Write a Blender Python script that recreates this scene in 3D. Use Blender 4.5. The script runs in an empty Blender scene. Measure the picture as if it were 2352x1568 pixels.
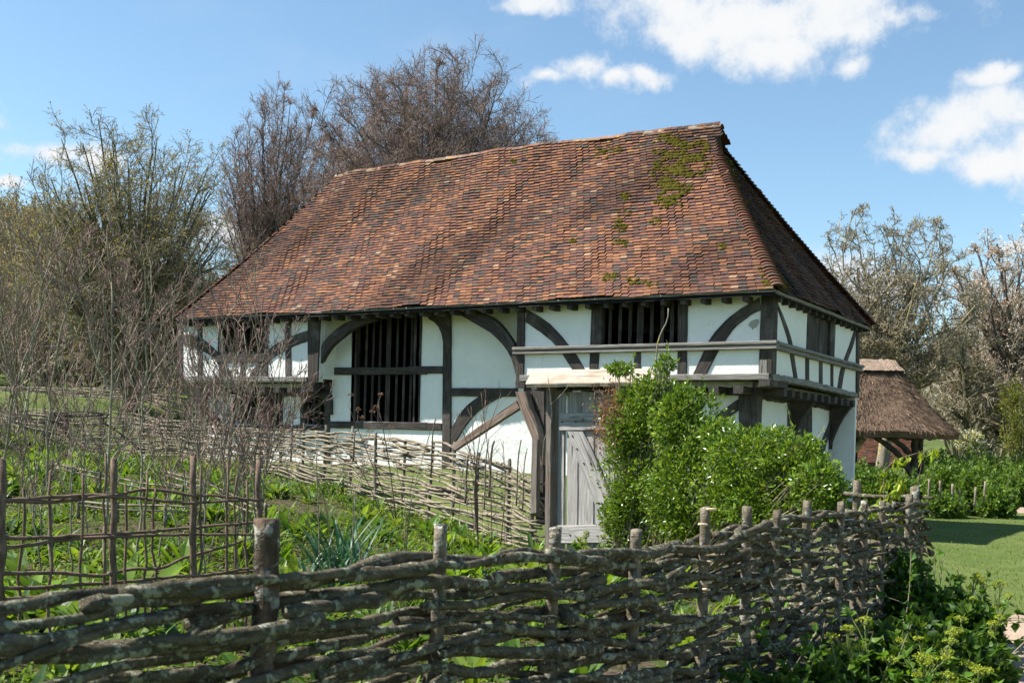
import bpy, math, random
import numpy as np
from mathutils import Vector
R = math.radians
SC = bpy.context.scene
COL = SC.collection
rng = np.random.default_rng(7)
random.seed(7)

# ------------------------------------------------------------------ camera, sky, sun, exposure
FPX, HOR, ROLL, YAW = 2550.0, 1010.3, 0.028, 0.556      # focal length and horizon measured on a 2352 px wide print
CAM = np.array([6.93, -20.32, 0.943])
AXR = np.array([math.cos(YAW), math.sin(YAW), 0.0])      # camera right on the ground
AXV = np.array([-math.sin(YAW), math.cos(YAW), 0.0])     # viewing direction on the ground
cd = bpy.data.cameras.new('camera')
cam = bpy.data.objects.new('camera', cd); COL.objects.link(cam)
cd.sensor_width = 36.0
cd.lens = 36.0 * FPX / 2352
cd.shift_y = (HOR - 784) / 2352
cd.clip_start, cd.clip_end = 0.1, 3000
cam.rotation_mode = 'QUATERNION'
from mathutils import Matrix
M = Matrix((AXR, (0, 0, 1), -AXV)).transposed() @ Matrix.Rotation(ROLL, 3, 'Z')
cam.rotation_quaternion = M.to_quaternion()
cam.location = CAM
cd.dof.use_dof = True
cd.dof.focus_distance = 20.0
cd.dof.aperture_fstop = 7.1
SC.camera = cam

SUN_EL, SUN_OFF = 51.0, 62.0           # height, and swing from the facade normal (-Y) towards the left (-X)
sx, sy = -math.sin(R(SUN_OFF)), -math.cos(R(SUN_OFF))
SUN = np.array([sx * math.cos(R(SUN_EL)), sy * math.cos(R(SUN_EL)), math.sin(R(SUN_EL))])
sl = bpy.data.lights.new('sun', 'SUN'); so = bpy.data.objects.new('sun', sl); COL.objects.link(so)
sl.energy, sl.angle, sl.color = 5.0, R(0.53), (1.0, 0.95, 0.87)
so.rotation_mode = 'QUATERNION'
so.rotation_quaternion = Vector(SUN).to_track_quat('Z', 'Y')
so.location = (-20, -20, 40)

SC.view_settings.view_transform = 'Standard'
SC.view_settings.look = 'None'
SC.view_settings.exposure = 1.05
SC.view_settings.gamma = 1.0
SC.cycles.use_denoising = True
SC.cycles.max_bounces = 6
SC.cycles.diffuse_bounces = 3
SC.cycles.glossy_bounces = 2
SC.cycles.transmission_bounces = 3
SC.cycles.transparent_max_bounces = 6
SC.cycles.caustics_reflective = False
SC.cycles.caustics_refractive = False

def ray(x, y):
    """world direction through a point of the 2352 x 1568 print (depth along the view axis = 1)"""
    c, s = math.cos(ROLL), math.sin(ROLL)
    a, b = x - 1176, y - HOR
    u, w = (c * a + s * b) / FPX, (-s * a + c * b) / FPX
    return AXV + u * AXR + np.array([0, 0, -w])
def at_depth(x, y, d): return CAM + d * ray(x, y)
def on_y(x, y, Y):
    r = ray(x, y); return CAM + (Y - CAM[1]) / r[1] * r
def on_x(x, y, X):
    r = ray(x, y); return CAM + (X - CAM[0]) / r[0] * r
def on_z(x, y, Z):
    r = ray(x, y); return CAM + (Z - CAM[2]) / r[2] * r

class NT:
    """small helper to write node trees"""
    def __init__(s, tree): s.t = tree; s.n = tree.nodes; s.l = tree.links
    def new(s, kind, **kw):
        n = s.n.new(kind)
        for k, v in kw.items():
            if k == 'ins':
                for i, val in v.items():
                    if hasattr(val, 'is_output') or isinstance(val, bpy.types.NodeSocket): s.l.new(val, n.inputs[i])
                    elif n.inputs[i].type == 'RGBA' and hasattr(val, '__len__'): n.inputs[i].default_value = (*val, 1)[:4]
                    else: n.inputs[i].default_value = val
            else: setattr(n, k, v)
        return n
    def math(s, op, a, b=None, c=None, clamp=False):
        ins = {0: a}
        if b is not None: ins[1] = b
        if c is not None: ins[2] = c
        return s.new('ShaderNodeMath', operation=op, use_clamp=clamp, ins=ins).outputs[0]
    def vec(s, op, a, b=None):
        ins = {0: a}
        if b is not None: ins[1] = b
        n = s.new('ShaderNodeVectorMath', operation=op, ins=ins)
        return n.outputs['Value'] if op in ('LENGTH', 'DOT_PRODUCT', 'DISTANCE') else n.outputs[0]
    def noise(s, vec, scale, detail=4, rough=0.55, dist=0.0, out=0):
        ins = {'Scale': scale, 'Detail': detail, 'Roughness': rough, 'Distortion': dist}
        if vec is not None: ins['Vector'] = vec
        return s.new('ShaderNodeTexNoise', ins=ins).outputs[out]
    def ramp(s, fac, stops):
        n = s.new('ShaderNodeValToRGB', ins={0: fac})
        e = n.color_ramp.elements
        while len(e) < len(stops): e.new(0.5)
        for i, (p, c) in enumerate(stops):
            e[i].position = p
            e[i].color = (*c, 1) if hasattr(c, '__len__') else (c, c, c, 1)
        return n.outputs[0]
    def mix(s, fac, a, b, mode='MIX'):
        n = s.new('ShaderNodeMix', data_type='RGBA', blend_type=mode, clamp_factor=True)
        for i, v in ((0, fac), (6, a), (7, b)):
            if isinstance(v, bpy.types.NodeSocket): s.l.new(v, n.inputs[i])
            elif i == 0: n.inputs[0].default_value = v
            else: n.inputs[i].default_value = (*v, 1)[:4]
        return n.outputs[2]
    def mapr(s, v, a, b, c=0.0, d=1.0, smooth=True):
        n = s.new('ShaderNodeMapRange', interpolation_type='SMOOTHSTEP' if smooth else 'LINEAR', ins={0: v, 1: a, 2: b, 3: c, 4: d})
        return n.outputs[0]

# world: physical sky with fair-weather clouds set at their compass directions
W = bpy.data.worlds.new('World'); SC.world = W; W.use_nodes = True
nt = NT(W.node_tree); nt.n.clear()
sky = nt.new('ShaderNodeTexSky', sky_type='NISHITA', sun_disc=False, sun_elevation=R(SUN_EL),
             sun_rotation=math.atan2(SUN[0], SUN[1]), altitude=100, air_density=1.0, dust_density=0.25, ozone_density=2.2)
gen = nt.new('ShaderNodeTexCoord').outputs['Generated']
CLOUDS = [  # x, y on the print, half width, half height
    (1790, 40, 330, 95), (1640, 60, 200, 70), (1960, 60, 160, 60), (1770, 120, 150, 60), (1560, 20, 130, 60), (1900, 0, 220, 90), (1750, -60, 330, 90),
    (2070, 40, 95, 32), (1960, 140, 60, 30),
    (1230, 5, 80, 26), (1330, 172, 80, 36), (1410, 190, 60, 24), (1490, 182, 66, 26), (1260, 190, 70, 22),
    (2200, 300, 150, 62), (2310, 270, 130, 75), (2130, 360, 110, 42), (2270, 375, 130, 45), (2290, 180, 90, 30), (2400, 330, 150, 110),
    (2340, 565, 60, 24), (120, 345, 95, 32), (20, 410, 46, 18), (60, 340, 40, 20), (230, 380, 70, 40),
    (1870, 640, 150, 60), (2050, 660, 140, 50), (600, 560, 130, 40), (-250, 250, 200, 60), (2700, 100, 220, 90)]
warp = nt.noise(gen, 11.0, 5, 0.6, 0.0, 1)
wv = nt.vec('SCALE', nt.vec('SUBTRACT', warp, (0.5, 0.5, 0.5)))
nt.n[-1].inputs['Scale'].default_value = 0.045
dvec = nt.vec('ADD', gen, wv)
acc = None
for (x, y, a, b) in CLOUDS:
    r = ray(x, y); ln = np.linalg.norm(r); c = r / ln
    q = nt.vec('LENGTH', nt.vec('MULTIPLY', nt.vec('SUBTRACT', dvec, tuple(c)), (FPX * ln / a, FPX * ln / a, FPX * ln / b)))
    acc = q if acc is None else nt.new('ShaderNodeMath', operation='SMOOTH_MIN', ins={0: acc, 1: q, 2: 0.25}).outputs[0]
fine = nt.noise(gen, 19.0, 10, 0.66)
dens = nt.math('ADD', nt.math('SUBTRACT', 1.0, acc), nt.math('MULTIPLY', nt.math('SUBTRACT', fine, 0.5), 2.9))
mask = nt.math('POWER', nt.mapr(dens, -0.25, 0.75), 1.0)
wisp = nt.math('MULTIPLY', nt.mapr(nt.noise(nt.vec('MULTIPLY', gen, (1, 1, 2.2)), 3.2, 7, 0.6), 0.5, 0.8), 0.16)
mask = nt.math('MAXIMUM', mask, wisp)
body = nt.noise(dvec, 7.0, 5, 0.6)
ccol = nt.mix(nt.mapr(nt.math('ADD', dens, nt.math('MULTIPLY', nt.math('SUBTRACT', body, .5), 1.6)), 0.1, 1.3), (4.7, 4.95, 5.2), (5.1, 5.15, 5.2))
skyc = nt.mix(mask, nt.vec('MULTIPLY', sky.outputs[0], (0.98, 1.06, 1.0)), ccol)
bg = nt.new('ShaderNodeBackground', ins={0: skyc, 1: 0.09})
nt.new('ShaderNodeOutputWorld', ins={0: bg.outputs[0]})

# ------------------------------------------------------------------ mesh helpers
def tag(o, label=None, cat=None, group=None, kind=None):
    if label: o['label'] = label
    if cat: o['category'] = cat
    if group: o['group'] = group
    if kind: o['kind'] = kind
    return o
def empty(name, loc=(0, 0, 0)):
    o = bpy.data.objects.new(name, None); COL.objects.link(o); o.location = loc; o.empty_display_size = 0.2
    return o
class MB:
    """collects vertices and faces; V lists arrays (n,3), each face list keeps its corner count"""
    def __init__(s): s.v = []; s.f = {}; s.c = []; s.g = []; s.n = 0
    def add(s, V, F, col=None, grain=None):
        V = np.asarray(V, float).reshape(-1, 3)
        if len(V) == 0: return s
        s.v.append(V)
        for k, arr in (F.items() if isinstance(F, dict) else ((len(F[0]), F),)):
            s.f.setdefault(k, []).append(np.asarray(arr, int).reshape(-1, k) + s.n)
        c = np.ones((len(V), 4)) if col is None else np.broadcast_to(np.c_[np.asarray(col, float).reshape(-1, 3), np.ones(np.asarray(col).size // 3)], (len(V), 4))
        s.c.append(c)
        s.g.append(V.copy() if grain is None else np.broadcast_to(np.asarray(grain, float), (len(V), 3)))
        s.n += len(V); return s
    def merge(s, o):
        for k, L in o.f.items():
            for a in L: s.f.setdefault(k, []).append(a + s.n)
        s.v += o.v; s.c += o.c; s.g += o.g; s.n += o.n; return s
    def build(s, name, mat, parent=None, smooth=False, origin=None):
        me = bpy.data.meshes.new(name)
        V = np.concatenate(s.v) if s.v else np.zeros((0, 3))
        off = np.zeros(3)
        if origin is not None: off = np.asarray(origin, float)
        elif parent is not None:
            off = np.array(parent_off(parent))
        loops, starts, tot, p = [], [], [], 0
        for k, L in s.f.items():
            A = np.concatenate(L); loops.append(A.ravel())
            starts.append(p + np.arange(len(A)) * k); tot.append(np.full(len(A), k)); p += A.size
        loops = np.concatenate(loops); starts = np.concatenate(starts); tot = np.concatenate(tot)
        me.vertices.add(len(V)); me.vertices.foreach_set('co', (V - off).astype(np.float32).ravel())
        me.loops.add(len(loops)); me.loops.foreach_set('vertex_index', loops.astype(np.int32))
        me.polygons.add(len(starts)); me.polygons.foreach_set('loop_start', starts.astype(np.int32))
        try: me.polygons.foreach_set('loop_total', tot.astype(np.int32))
        except Exception: pass
        me.polygons.foreach_set('use_smooth', np.full(len(starts), smooth))
        at = me.attributes.new('Col', 'FLOAT_COLOR', 'POINT'); at.data.foreach_set('color', np.concatenate(s.c).astype(np.float32).ravel())
        ag = me.attributes.new('grain', 'FLOAT_VECTOR', 'POINT'); ag.data.foreach_set('vector', np.concatenate(s.g).astype(np.float32).ravel())
        me.update(calc_edges=True); me.validate()
        me.materials.append(mat)
        o = bpy.data.objects.new(name, me); COL.objects.link(o)
        if parent is not None: o.parent = parent
        elif origin is not None: o.location = off
        return o
def parent_off(o):
    p = np.zeros(3)
    while o is not None: p += np.array(o.location); o = o.parent
    return p
def unit(a): return a / np.maximum(np.linalg.norm(a, axis=-1, keepdims=True), 1e-9)
def box(mb, lo, hi, col=None, grain_axis=0):
    lo, hi = np.minimum(lo, hi), np.maximum(lo, hi)
    V = np.array([[x, y, z] for x in (lo[0], hi[0]) for y in (lo[1], hi[1]) for z in (lo[2], hi[2])])
    F = [[0, 1, 3, 2], [4, 6, 7, 5], [0, 4, 5, 1], [2, 3, 7, 6], [0, 2, 6, 4], [1, 5, 7, 3]]
    ax = [grain_axis] + [i for i in range(3) if i != grain_axis]
    return mb.add(V, F, col, V[:, ax] + rng.uniform(-50, 50, 3))
def resample(P, n):
    P = np.asarray(P, float); d = np.r_[0, np.cumsum(np.linalg.norm(np.diff(P, axis=0), axis=1))]
    t = np.linspace(0, d[-1], n)
    return np.stack([np.interp(t, d, P[:, i]) for i in range(P.shape[1])], 1)
def smooth_path(P, n):
    """Catmull-Rom through P, n points"""
    P = np.asarray(P, float)
    if len(P) < 3: return resample(P, n)
    Q = np.vstack([2 * P[0] - P[1], P, 2 * P[-1] - P[-2]]); out = []
    for i in range(len(P) - 1):
        p0, p1, p2, p3 = Q[i:i + 4]; t = np.linspace(0, 1, 12, endpoint=False)[:, None]
        out.append(.5 * ((2 * p1) + (p2 - p0) * t + (2 * p0 - 5 * p1 + 4 * p2 - p3) * t ** 2 + (3 * p1 - p0 - 3 * p2 + p3) * t ** 3))
    return resample(np.vstack(out + [P[-1:]]), n)
def band(A, B, nrm, back, n=None, wob=0.004):
    """timber between two edge lines A and B (world points on its face), running back along -nrm by `back`"""
    A, B = np.asarray(A, float), np.asarray(B, float)
    ln = np.linalg.norm(A[-1] - A[0])
    n = n or max(4, int(ln / 0.12))
    A, B = (smooth_path(A, n), smooth_path(B, n))
    w = unit(B - A); k = rng.uniform(-wob, wob, (2, n, 1)); A, B = A + w * k[0], B + w * k[1]
    nr = np.asarray(nrm, float)
    bev = min(0.012, .2 * np.linalg.norm(B[0] - A[0]))
    prof = [A - nr * back, A - nr * bev, A + w * bev, B - w * bev, B - nr * bev, B - nr * back]
    V = np.stack(prof, 1).reshape(-1, 3); m = len(prof)
    i = np.arange(n - 1)[:, None] * m; j = np.arange(m)[None]
    Q = np.stack([i + j, i + (j + 1) % m, i + m + (j + 1) % m, i + m + j], -1).reshape(-1, 4)
    s = np.r_[0, np.cumsum(np.linalg.norm(np.diff((A + B) / 2, axis=0), axis=1))]
    wd = np.linalg.norm(B - A, axis=1)
    g = np.zeros((n, m, 3)); g[..., 0] = s[:, None]
    g[..., 1] = wd[:, None] * np.array([0, 0, .1, .9, 1, 1]); g[..., 2] = np.array([back, 0, 0, 0, 0, back])
    mb = MB(); mb.add(V, {4: Q, 6: [list(range(m))[::-1], [(n - 1) * m + q for q in range(m)]]}, None, g.reshape(-1, 3) + rng.uniform(-40, 40, 3))
    return mb
def tubes(P, Rr, k=5, col=None, cap=True, rough=0.0):
    """P (N,n,3) polylines, Rr (N,n) radii"""
    P = np.asarray(P, float); Rr = np.asarray(Rr, float)
    if P.ndim == 2: P, Rr = P[None], Rr[None]
    N, n, _ = P.shape
    T = np.empty_like(P); T[:, 1:-1] = P[:, 2:] - P[:, :-2]; T[:, 0] = P[:, 1] - P[:, 0]; T[:, -1] = P[:, -1] - P[:, -2]
    T = unit(T)
    ref = np.cross(unit(P[:, -1] - P[:, 0]), rng.normal(size=(N, 3))); ref = unit(ref)[:, None, :]
    U = unit(ref - (ref * T).sum(-1, keepdims=True) * T); Wv = np.cross(T, U)
    th = np.arange(k) * 2 * np.pi / k
    rr = Rr[:, :, None] * (1 + (rng.uniform(-rough, rough, (N, n, k)) if rough else 0))
    V = P[:, :, None] + rr[..., None] * (np.cos(th)[:, None] * U[:, :, None] + np.sin(th)[:, None] * Wv[:, :, None])
    b = (np.arange(N) * n * k)[:, None, None]; i = (np.arange(n - 1) * k)[None, :, None]; j = np.arange(k)[None, None]
    Q = np.stack([b + i + j, b + i + (j + 1) % k, b + i + k + (j + 1) % k, b + i + k + j], -1).reshape(-1, 4)
    F = {4: Q}
    if cap:
        e = (np.arange(N) * n * k)[:, None]
        F[k] = np.vstack(([F[k]] if k in F else []) + [e + np.arange(k)[None, ::-1], e + (n - 1) * k + np.arange(k)[None]])
    s = np.concatenate([np.zeros((N, 1)), np.cumsum(np.linalg.norm(np.diff(P, axis=1), axis=2), axis=1)], 1)
    G = np.zeros((N, n, k, 3)); G[..., 0] = s[:, :, None]; G[..., 1] = Rr[:, :, None] * np.cos(th); G[..., 2] = Rr[:, :, None] * np.sin(th)
    G += rng.uniform(-40, 40, (N, 1, 1, 3))
    if col is not None:
        col = np.asarray(col, float)
        if col.ndim == 2 and len(col) == N: col = np.repeat(col, n * k, 0)
    mb = MB(); mb.add(V.reshape(-1, 3), F, col, G.reshape(-1, 3)); return mb
def leaves(P, D, Nn, L, Wd, col, fold=0.25):
    """folded leaf blades at P pointing along D, face normal near Nn"""
    N = len(P); D = unit(D); S = unit(np.cross(D, Nn)); U = np.cross(S, D)
    L = np.broadcast_to(L, (N,))[:, None]; Wd = np.broadcast_to(Wd, (N,))[:, None]
    mid = P + D * L * .42
    V = np.stack([P, mid + S * Wd * .5 + U * Wd * fold, P + D * L - U * L * .12, mid - S * Wd * .5 + U * Wd * fold, mid], 1).reshape(-1, 3)
    b = (np.arange(N) * 5)[:, None]
    F = np.vstack([b + np.array([[0, 1, 4]]), b + np.array([[4, 1, 2]]), b + np.array([[0, 4, 3]]), b + np.array([[4, 2, 3]])])
    mb = MB(); mb.add(V, {3: F}, np.repeat(np.broadcast_to(col, (N, 3)), 5, 0)); return mb
def blades(P, D, L, Wd, bend, col, n=5, prof=None, roll=None, cup=0.0, ruffle=0.0):
    """long strap leaves: N strips bending over, (N,3) base P, direction D"""
    N = len(P); D = unit(np.asarray(D, float)); up = np.array([0, 0, 1.])
    L = np.broadcast_to(L, (N,)); Wd = np.broadcast_to(Wd, (N,)); bend = np.broadcast_to(bend, (N,))
    t = np.linspace(0, 1, n)
    hz = D.copy(); hz[:, 2] = 0; hz = unit(hz + 1e-6 * rng.normal(size=(N, 3)))
    S = unit(np.cross(hz, up))
    if roll is not None: S = unit(S + np.broadcast_to(roll, (N,))[:, None] * hz)
    a0 = np.arctan2(D[:, 2], np.linalg.norm(D[:, :2], axis=1))
    ang = a0[:, None] - bend[:, None] * t[None] ** 1.4
    st = np.stack([np.cos(ang)[..., None] * hz[:, None] + np.sin(ang)[..., None] * up], 0)[0] * (L[:, None, None] / (n - 1))
    C = P[:, None] + np.concatenate([np.zeros((N, 1, 3)), np.cumsum(st[:, :-1], 1)], 1)
    pr = np.interp(t, *(prof or ((0, .15, .5, .85, 1), (.55, .85, 1, .6, .03))))
    w = Wd[:, None] * pr[None] * .5
    nU = np.cross(S[:, None], unit(st))
    rf = rng.uniform(-ruffle, ruffle, (2, N, n, 1)) * w[..., None]
    V = np.stack([C + S[:, None] * w[..., None] + nU * (cup * w[..., None] + rf[0]), C, C - S[:, None] * w[..., None] + nU * (cup * w[..., None] + rf[1])], 2).reshape(-1, 3)
    b = (np.arange(N) * n * 3)[:, None, None]; i = (np.arange(n - 1) * 3)[None, :, None]; j = np.arange(2)[None, None]
    Q = np.stack([b + i + j, b + i + j + 1, b + i + 3 + j + 1, b + i + 3 + j], -1).reshape(-1, 4)
    mb = MB(); mb.add(V, {4: Q}, np.repeat(np.broadcast_to(col, (N, 3)), n * 3, 0)); return mb
def jit(col, N, v=0.25, hue=0.08):
    c = np.asarray(col, float)[None] * (1 + rng.uniform(-v, v, (N, 1))) * (1 + rng.uniform(-hue, hue, (N, 3)))
    return np.clip(c, 0.002, 1)
def rdir(N, zmin=-1., zmax=1.):
    z = rng.uniform(zmin, zmax, N); a = rng.uniform(0, 2 * np.pi, N); r = np.sqrt(1 - z * z)
    return np.stack([r * np.cos(a), r * np.sin(a), z], 1)
def dup(o, parent=None, loc=None):
    """a copy of a thing with copies of its parts and sub-parts"""
    c = o.copy(); COL.objects.link(c)
    if parent is not None: c.parent = parent
    if loc is not None: c.location = loc
    for ch in list(o.children): dup(ch, c)
    return c

# ------------------------------------------------------------------ materials
def new_mat(name):
    m = bpy.data.materials.new(name); m.use_nodes = True; t = NT(m.node_tree); t.n.clear(); return m, t
def finish(t, col, rough=0.8, bump=None, bstr=0.4, bdist=0.02, spec=0.3, trans=None):
    ins = {'Base Color': col, 'Roughness': rough, 'Specular IOR Level': spec}
    if bump is not None: ins['Normal'] = t.new('ShaderNodeBump', ins={'Height': bump, 'Strength': bstr, 'Distance': bdist}).outputs[0]
    p = t.new('ShaderNodeBsdfPrincipled', ins=ins); sh = p.outputs[0]
    if trans is not None:
        tr = t.new('ShaderNodeBsdfTranslucent', ins={0: trans[1]})
        sh = t.new('ShaderNodeMixShader', ins={0: trans[0], 1: sh, 2: tr.outputs[0]}).outputs[0]
    t.new('ShaderNodeOutputMaterial', ins={0: sh})
def attr(t, name): return t.new('ShaderNodeAttribute', attribute_name=name)
def pos(t): return t.new('ShaderNodeNewGeometry').outputs['Position']
def wood(name, c1, c2, c3=None, warm=None):
    m, t = new_mat(name); g = attr(t, 'grain').outputs['Vector']
    st = t.vec('MULTIPLY', g, (1.6, 26, 26))
    n1 = t.noise(st, 1.6, 6, 0.62, 0.6); n2 = t.noise(g, 2.1, 4, 0.6); n3 = t.noise(t.vec('MULTIPLY', g, (4, 90, 90)), 1.5, 3, 0.6)
    c = t.mix(t.mapr(n1, .3, .72), c1, c2)
    if c3: c = t.mix(t.math('MULTIPLY', t.mapr(n2, .48, .72), .7), c, c3)
    crack = t.mapr(t.noise(t.vec('MULTIPLY', g, (1.1, 34, 34)), 1.0, 2, 0.5, 0.3), .60, .72)
    c = t.mix(t.math('MULTIPLY', crack, .65), c, (0.012, 0.010, 0.009))
    h = t.math('SUBTRACT', t.math('ADD', n1, t.math('MULTIPLY', n3, .5)), t.math('MULTIPLY', crack, .9))
    finish(t, c, 0.82, h, 0.75, 0.015, 0.25); return m
def bark(name, c1, c2, lichen=None, amount=0.5, scale=1.0, bs=0.6, lich2=None):
    m, t = new_mat(name); g = attr(t, 'grain').outputs['Vector']
    n1 = t.noise(t.vec('MULTIPLY', g, (6 * scale, 18 * scale, 18 * scale)), 1.5, 6, 0.65); n2 = t.noise(g, 26 * scale, 5, 0.6)
    ring = t.noise(t.vec('MULTIPLY', g, (75 * scale, 9 * scale, 9 * scale)), 1.0, 3, 0.6)
    c = t.mix(t.mapr(n1, .32, .7), c1, c2)
    hh = t.math('ADD', n2, t.math('MULTIPLY', ring, .6))
    if lichen:
        k = t.mapr(t.math('ADD', t.noise(g, 9 * scale, 6, 0.68), t.math('MULTIPLY', t.math('SUBTRACT', n2, .5), .5)), .62 - .22 * amount, .72 - .2 * amount)
        c = t.mix(t.math('MULTIPLY', k, .85), c, lichen); hh = t.math('ADD', hh, t.math('MULTIPLY', k, .8))
        if lich2:
            k2 = t.mapr(t.noise(t.vec('ADD', g, (7, 3, 1)), 17 * scale, 5, 0.65), .62, .68)
            c = t.mix(k2, c, lich2)
    finish(t, c, 0.9, hh, bs, 0.012, 0.2); return m
def leafmat(name, tr=0.42, rough=0.42, spec=0.35, tint=(1.25, 1.2, 0.45)):
    m, t = new_mat(name); c = attr(t, 'Col').outputs['Color']
    n = t.noise(pos(t), 34, 2, 0.5); c = t.mix(t.math('MULTIPLY', n, .3), c, t.vec('MULTIPLY', c, (1.5, 1.35, .9)))
    finish(t, c, rough, None, spec=spec * .6, trans=(tr, t.vec('MULTIPLY', c, tint))); return m
def colmat(name, rough=0.85, nscale=30., amt=0.4, bstr=0.4, bdist=0.01):
    m, t = new_mat(name); c = attr(t, 'Col').outputs['Color']; p = pos(t)
    n = t.noise(p, nscale, 6, 0.6)
    c = t.vec('MULTIPLY', c, t.ramp(n, [(0.25, 1 - amt), (0.75, 1 + amt)]))
    finish(t, c, rough, n, bstr, bdist); return m
M_TIMBER = wood('dark_oak', (.028, .023, .020), (.082, .069, .061), (.135, .118, .106))
M_GREY = wood('weathered_oak', (.14, .128, .115), (.30, .28, .262), (.22, .20, .18))
M_PALE = wood('pale_log_wood', (.36, .29, .22), (.50, .43, .345), (.25, .18, .12))
M_BROWN = wood('brown_oak', (.13, .088, .066), (.25, .185, .145), (.29, .25, .21))
M_DOOR = wood('silvered_door_oak', (.24, .228, .215), (.46, .44, .42), (.34, .315, .29))
m, t = new_mat('lime_plaster'); M_PLASTER = m; p = pos(t)
n1 = t.noise(p, 2.3, 5, 0.6); n2 = t.noise(p, 60, 4, 0.6); n3 = t.noise(p, 9, 5, 0.65)
stain = t.mapr(t.noise(t.vec('MULTIPLY', p, (3.5, 3.5, 1.0)), 1.2, 6, 0.7), .56, .75)
c = t.mix(t.mapr(n1, .3, .7), (.83, .82, .785), (.77, .765, .735))
c = t.mix(t.math('MULTIPLY', stain, .28), c, (.58, .585, .555))
crk = t.mapr(t.new('ShaderNodeTexVoronoi', feature='DISTANCE_TO_EDGE', ins={'Vector': t.vec('ADD', p, t.vec('MULTIPLY', t.noise(p, 5, 4, .6, 0, 1), (.35, .35, .35))), 'Scale': .9}).outputs[0], .0, .007, 1.0, 0.0)
c = t.mix(t.math('MULTIPLY', t.math('MULTIPLY', crk, t.mapr(t.noise(p, 1.1, 2), .5, .6)), .45), c, (.40, .39, .36))
c = t.mix(t.mapr(t.noise(p, 13, 4, .6), .73, .78, 0, .6), c, (.45, .40, .33))
big = t.noise(p, 1.4, 3, .5)
finish(t, c, 0.9, t.math('ADD', t.math('ADD', n2, t.math('MULTIPLY', n3, 2.5)), t.math('MULTIPLY', big, 9.0)), 0.45, 0.014, 0.2)
m, t = new_mat('room_shade_black'); M_DARK = m; finish(t, (.012, .011, .010), 0.95)  # near-black colour holds the shade of the rooms; nail heads share it
# ------------------------------------------------------------------ terrain
def sstep(x, a, b):
    t = np.clip((x - a) / (b - a), 0, 1); return t * t * (3 - 2 * t)
def gz(x, y):
    x, y = np.asarray(x, float), np.asarray(y, float)
    l = -((x - CAM[0]) * AXR[0] + (y - CAM[1]) * AXR[1]); d = (x - CAM[0]) * AXV[0] + (y - CAM[1]) * AXV[1]
    k = np.maximum(0, -x - 1.2)
    near = (.078 * np.minimum(k, 12) - .001 * np.minimum(k, 12) ** 2 + .30 * np.clip(k - 16, 0, 6) + .05 * np.maximum(0, k - 22)) * sstep(y, -15, -4)
    near = np.maximum(np.minimum(near, 9), .95 * sstep(y, -5.2, -1.0) * sstep(-x, .6, 3.4))
    hill = 15.5 * sstep(d, 45, 190) * sstep(l / np.maximum(d, 5), .12, .5) + 3 * sstep(d, 60, 200)
    bump = .02 * np.sin(x * 1.7 + .6 * y) * np.sin(y * 1.3 - .4 * x)
    return -.72 + near + hill + bump
def gpt(x, y, dz=0.0): return np.array([x, y, float(gz(x, y)) + dz])
u = np.linspace(-1, 1, 301); w = np.sign(u) * (26 * np.abs(u) + 420 * np.abs(u) ** 4)
GX, GY = np.meshgrid(w - 2, w - 4, indexing='ij'); GZ = gz(GX, GY); n = len(u)
i = np.arange(n - 1)[:, None] * n + np.arange(n - 1)[None]
gm = MB(); gm.add(np.stack([GX, GY, GZ], -1).reshape(-1, 3), {4: np.stack([i, i + n, i + n + 1, i + 1], -1).reshape(-1, 4)})
# garden enclosure corners (fence lines), used for the soil sheet and planting
FA = at_depth(0, 1400, 2.76)[:2]; FB = at_depth(2110, 1200, 9.5)[:2]; FD = unit(FB - FA)
FN = np.array([-FD[1], FD[0]])                      # points into the garden
GATE = at_depth(1262, 1285, 15.9)[:2]
m, t = new_mat('grass_turf'); p = pos(t)
n1 = t.noise(p, .8, 6, 0.65); n2 = t.noise(p, 24, 6, 0.7); n3 = t.noise(p, 4, 4, 0.6)
c = t.mix(t.mapr(n1, .35, .68), (.088, .128, .030), (.145, .172, .054)); c = t.mix(t.math('MULTIPLY', t.mapr(n3, .55, .78), .7), c, (.20, .185, .085))
c = t.mix(t.math('MULTIPLY', t.mapr(n2, .38, .66), .6), c, (.04, .068, .014))
finish(t, c, 0.95, n2, 0.6, 0.04, 0.1)
tag(gm.build('ground', m, smooth=True), 'rolling grass ground around the farmhouse', 'ground', kind='structure')
# path on the right, stony earth
def strip(name, pts, wid, mat, dz, label):
    C_ = smooth_path(np.asarray(pts, float), 70); T = unit(np.gradient(C_, axis=0)); S_ = np.stack([T[:, 1], -T[:, 0]], 1)
    k = np.linspace(-1, 1, 9); wv = wid * (1 + .12 * np.sin(np.arange(70) * .9) + .07 * rng.normal(size=70))
    XY = C_[:, None] + S_[:, None] * (wv[:, None] * k[None])[..., None] * .5
    Z = gz(XY[..., 0], XY[..., 1]) + dz - .05 * np.abs(k[None]) ** 6 * 1.0
    V = np.concatenate([XY, Z[..., None]], 2).reshape(-1, 3); q = np.arange(69)[:, None] * 9 + np.arange(8)[None]
    mb = MB(); mb.add(V, {4: np.stack([q, q + 1, q + 10, q + 9], -1).reshape(-1, 4)})
    return tag(mb.build(name, mat, smooth=True), label, 'path', kind='structure')
m, t = new_mat('stony_earth'); p = pos(t)
n1 = t.noise(p, 1.2, 6, 0.65); n2 = t.new('ShaderNodeTexVoronoi', ins={'Vector': p, 'Scale': 42.0}).outputs[0]; n3 = t.noise(p, 55, 4, 0.6)
c = t.mix(t.mapr(n1, .3, .7), (.36, .27, .20), (.27, .20, .145)); c = t.mix(t.math('MULTIPLY', t.mapr(n3, .5, .7), .5), c, (.50, .43, .36))
finish(t, c, 0.95, t.math('ADD', n3, n2), 0.6, 0.02, 0.15)
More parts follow.
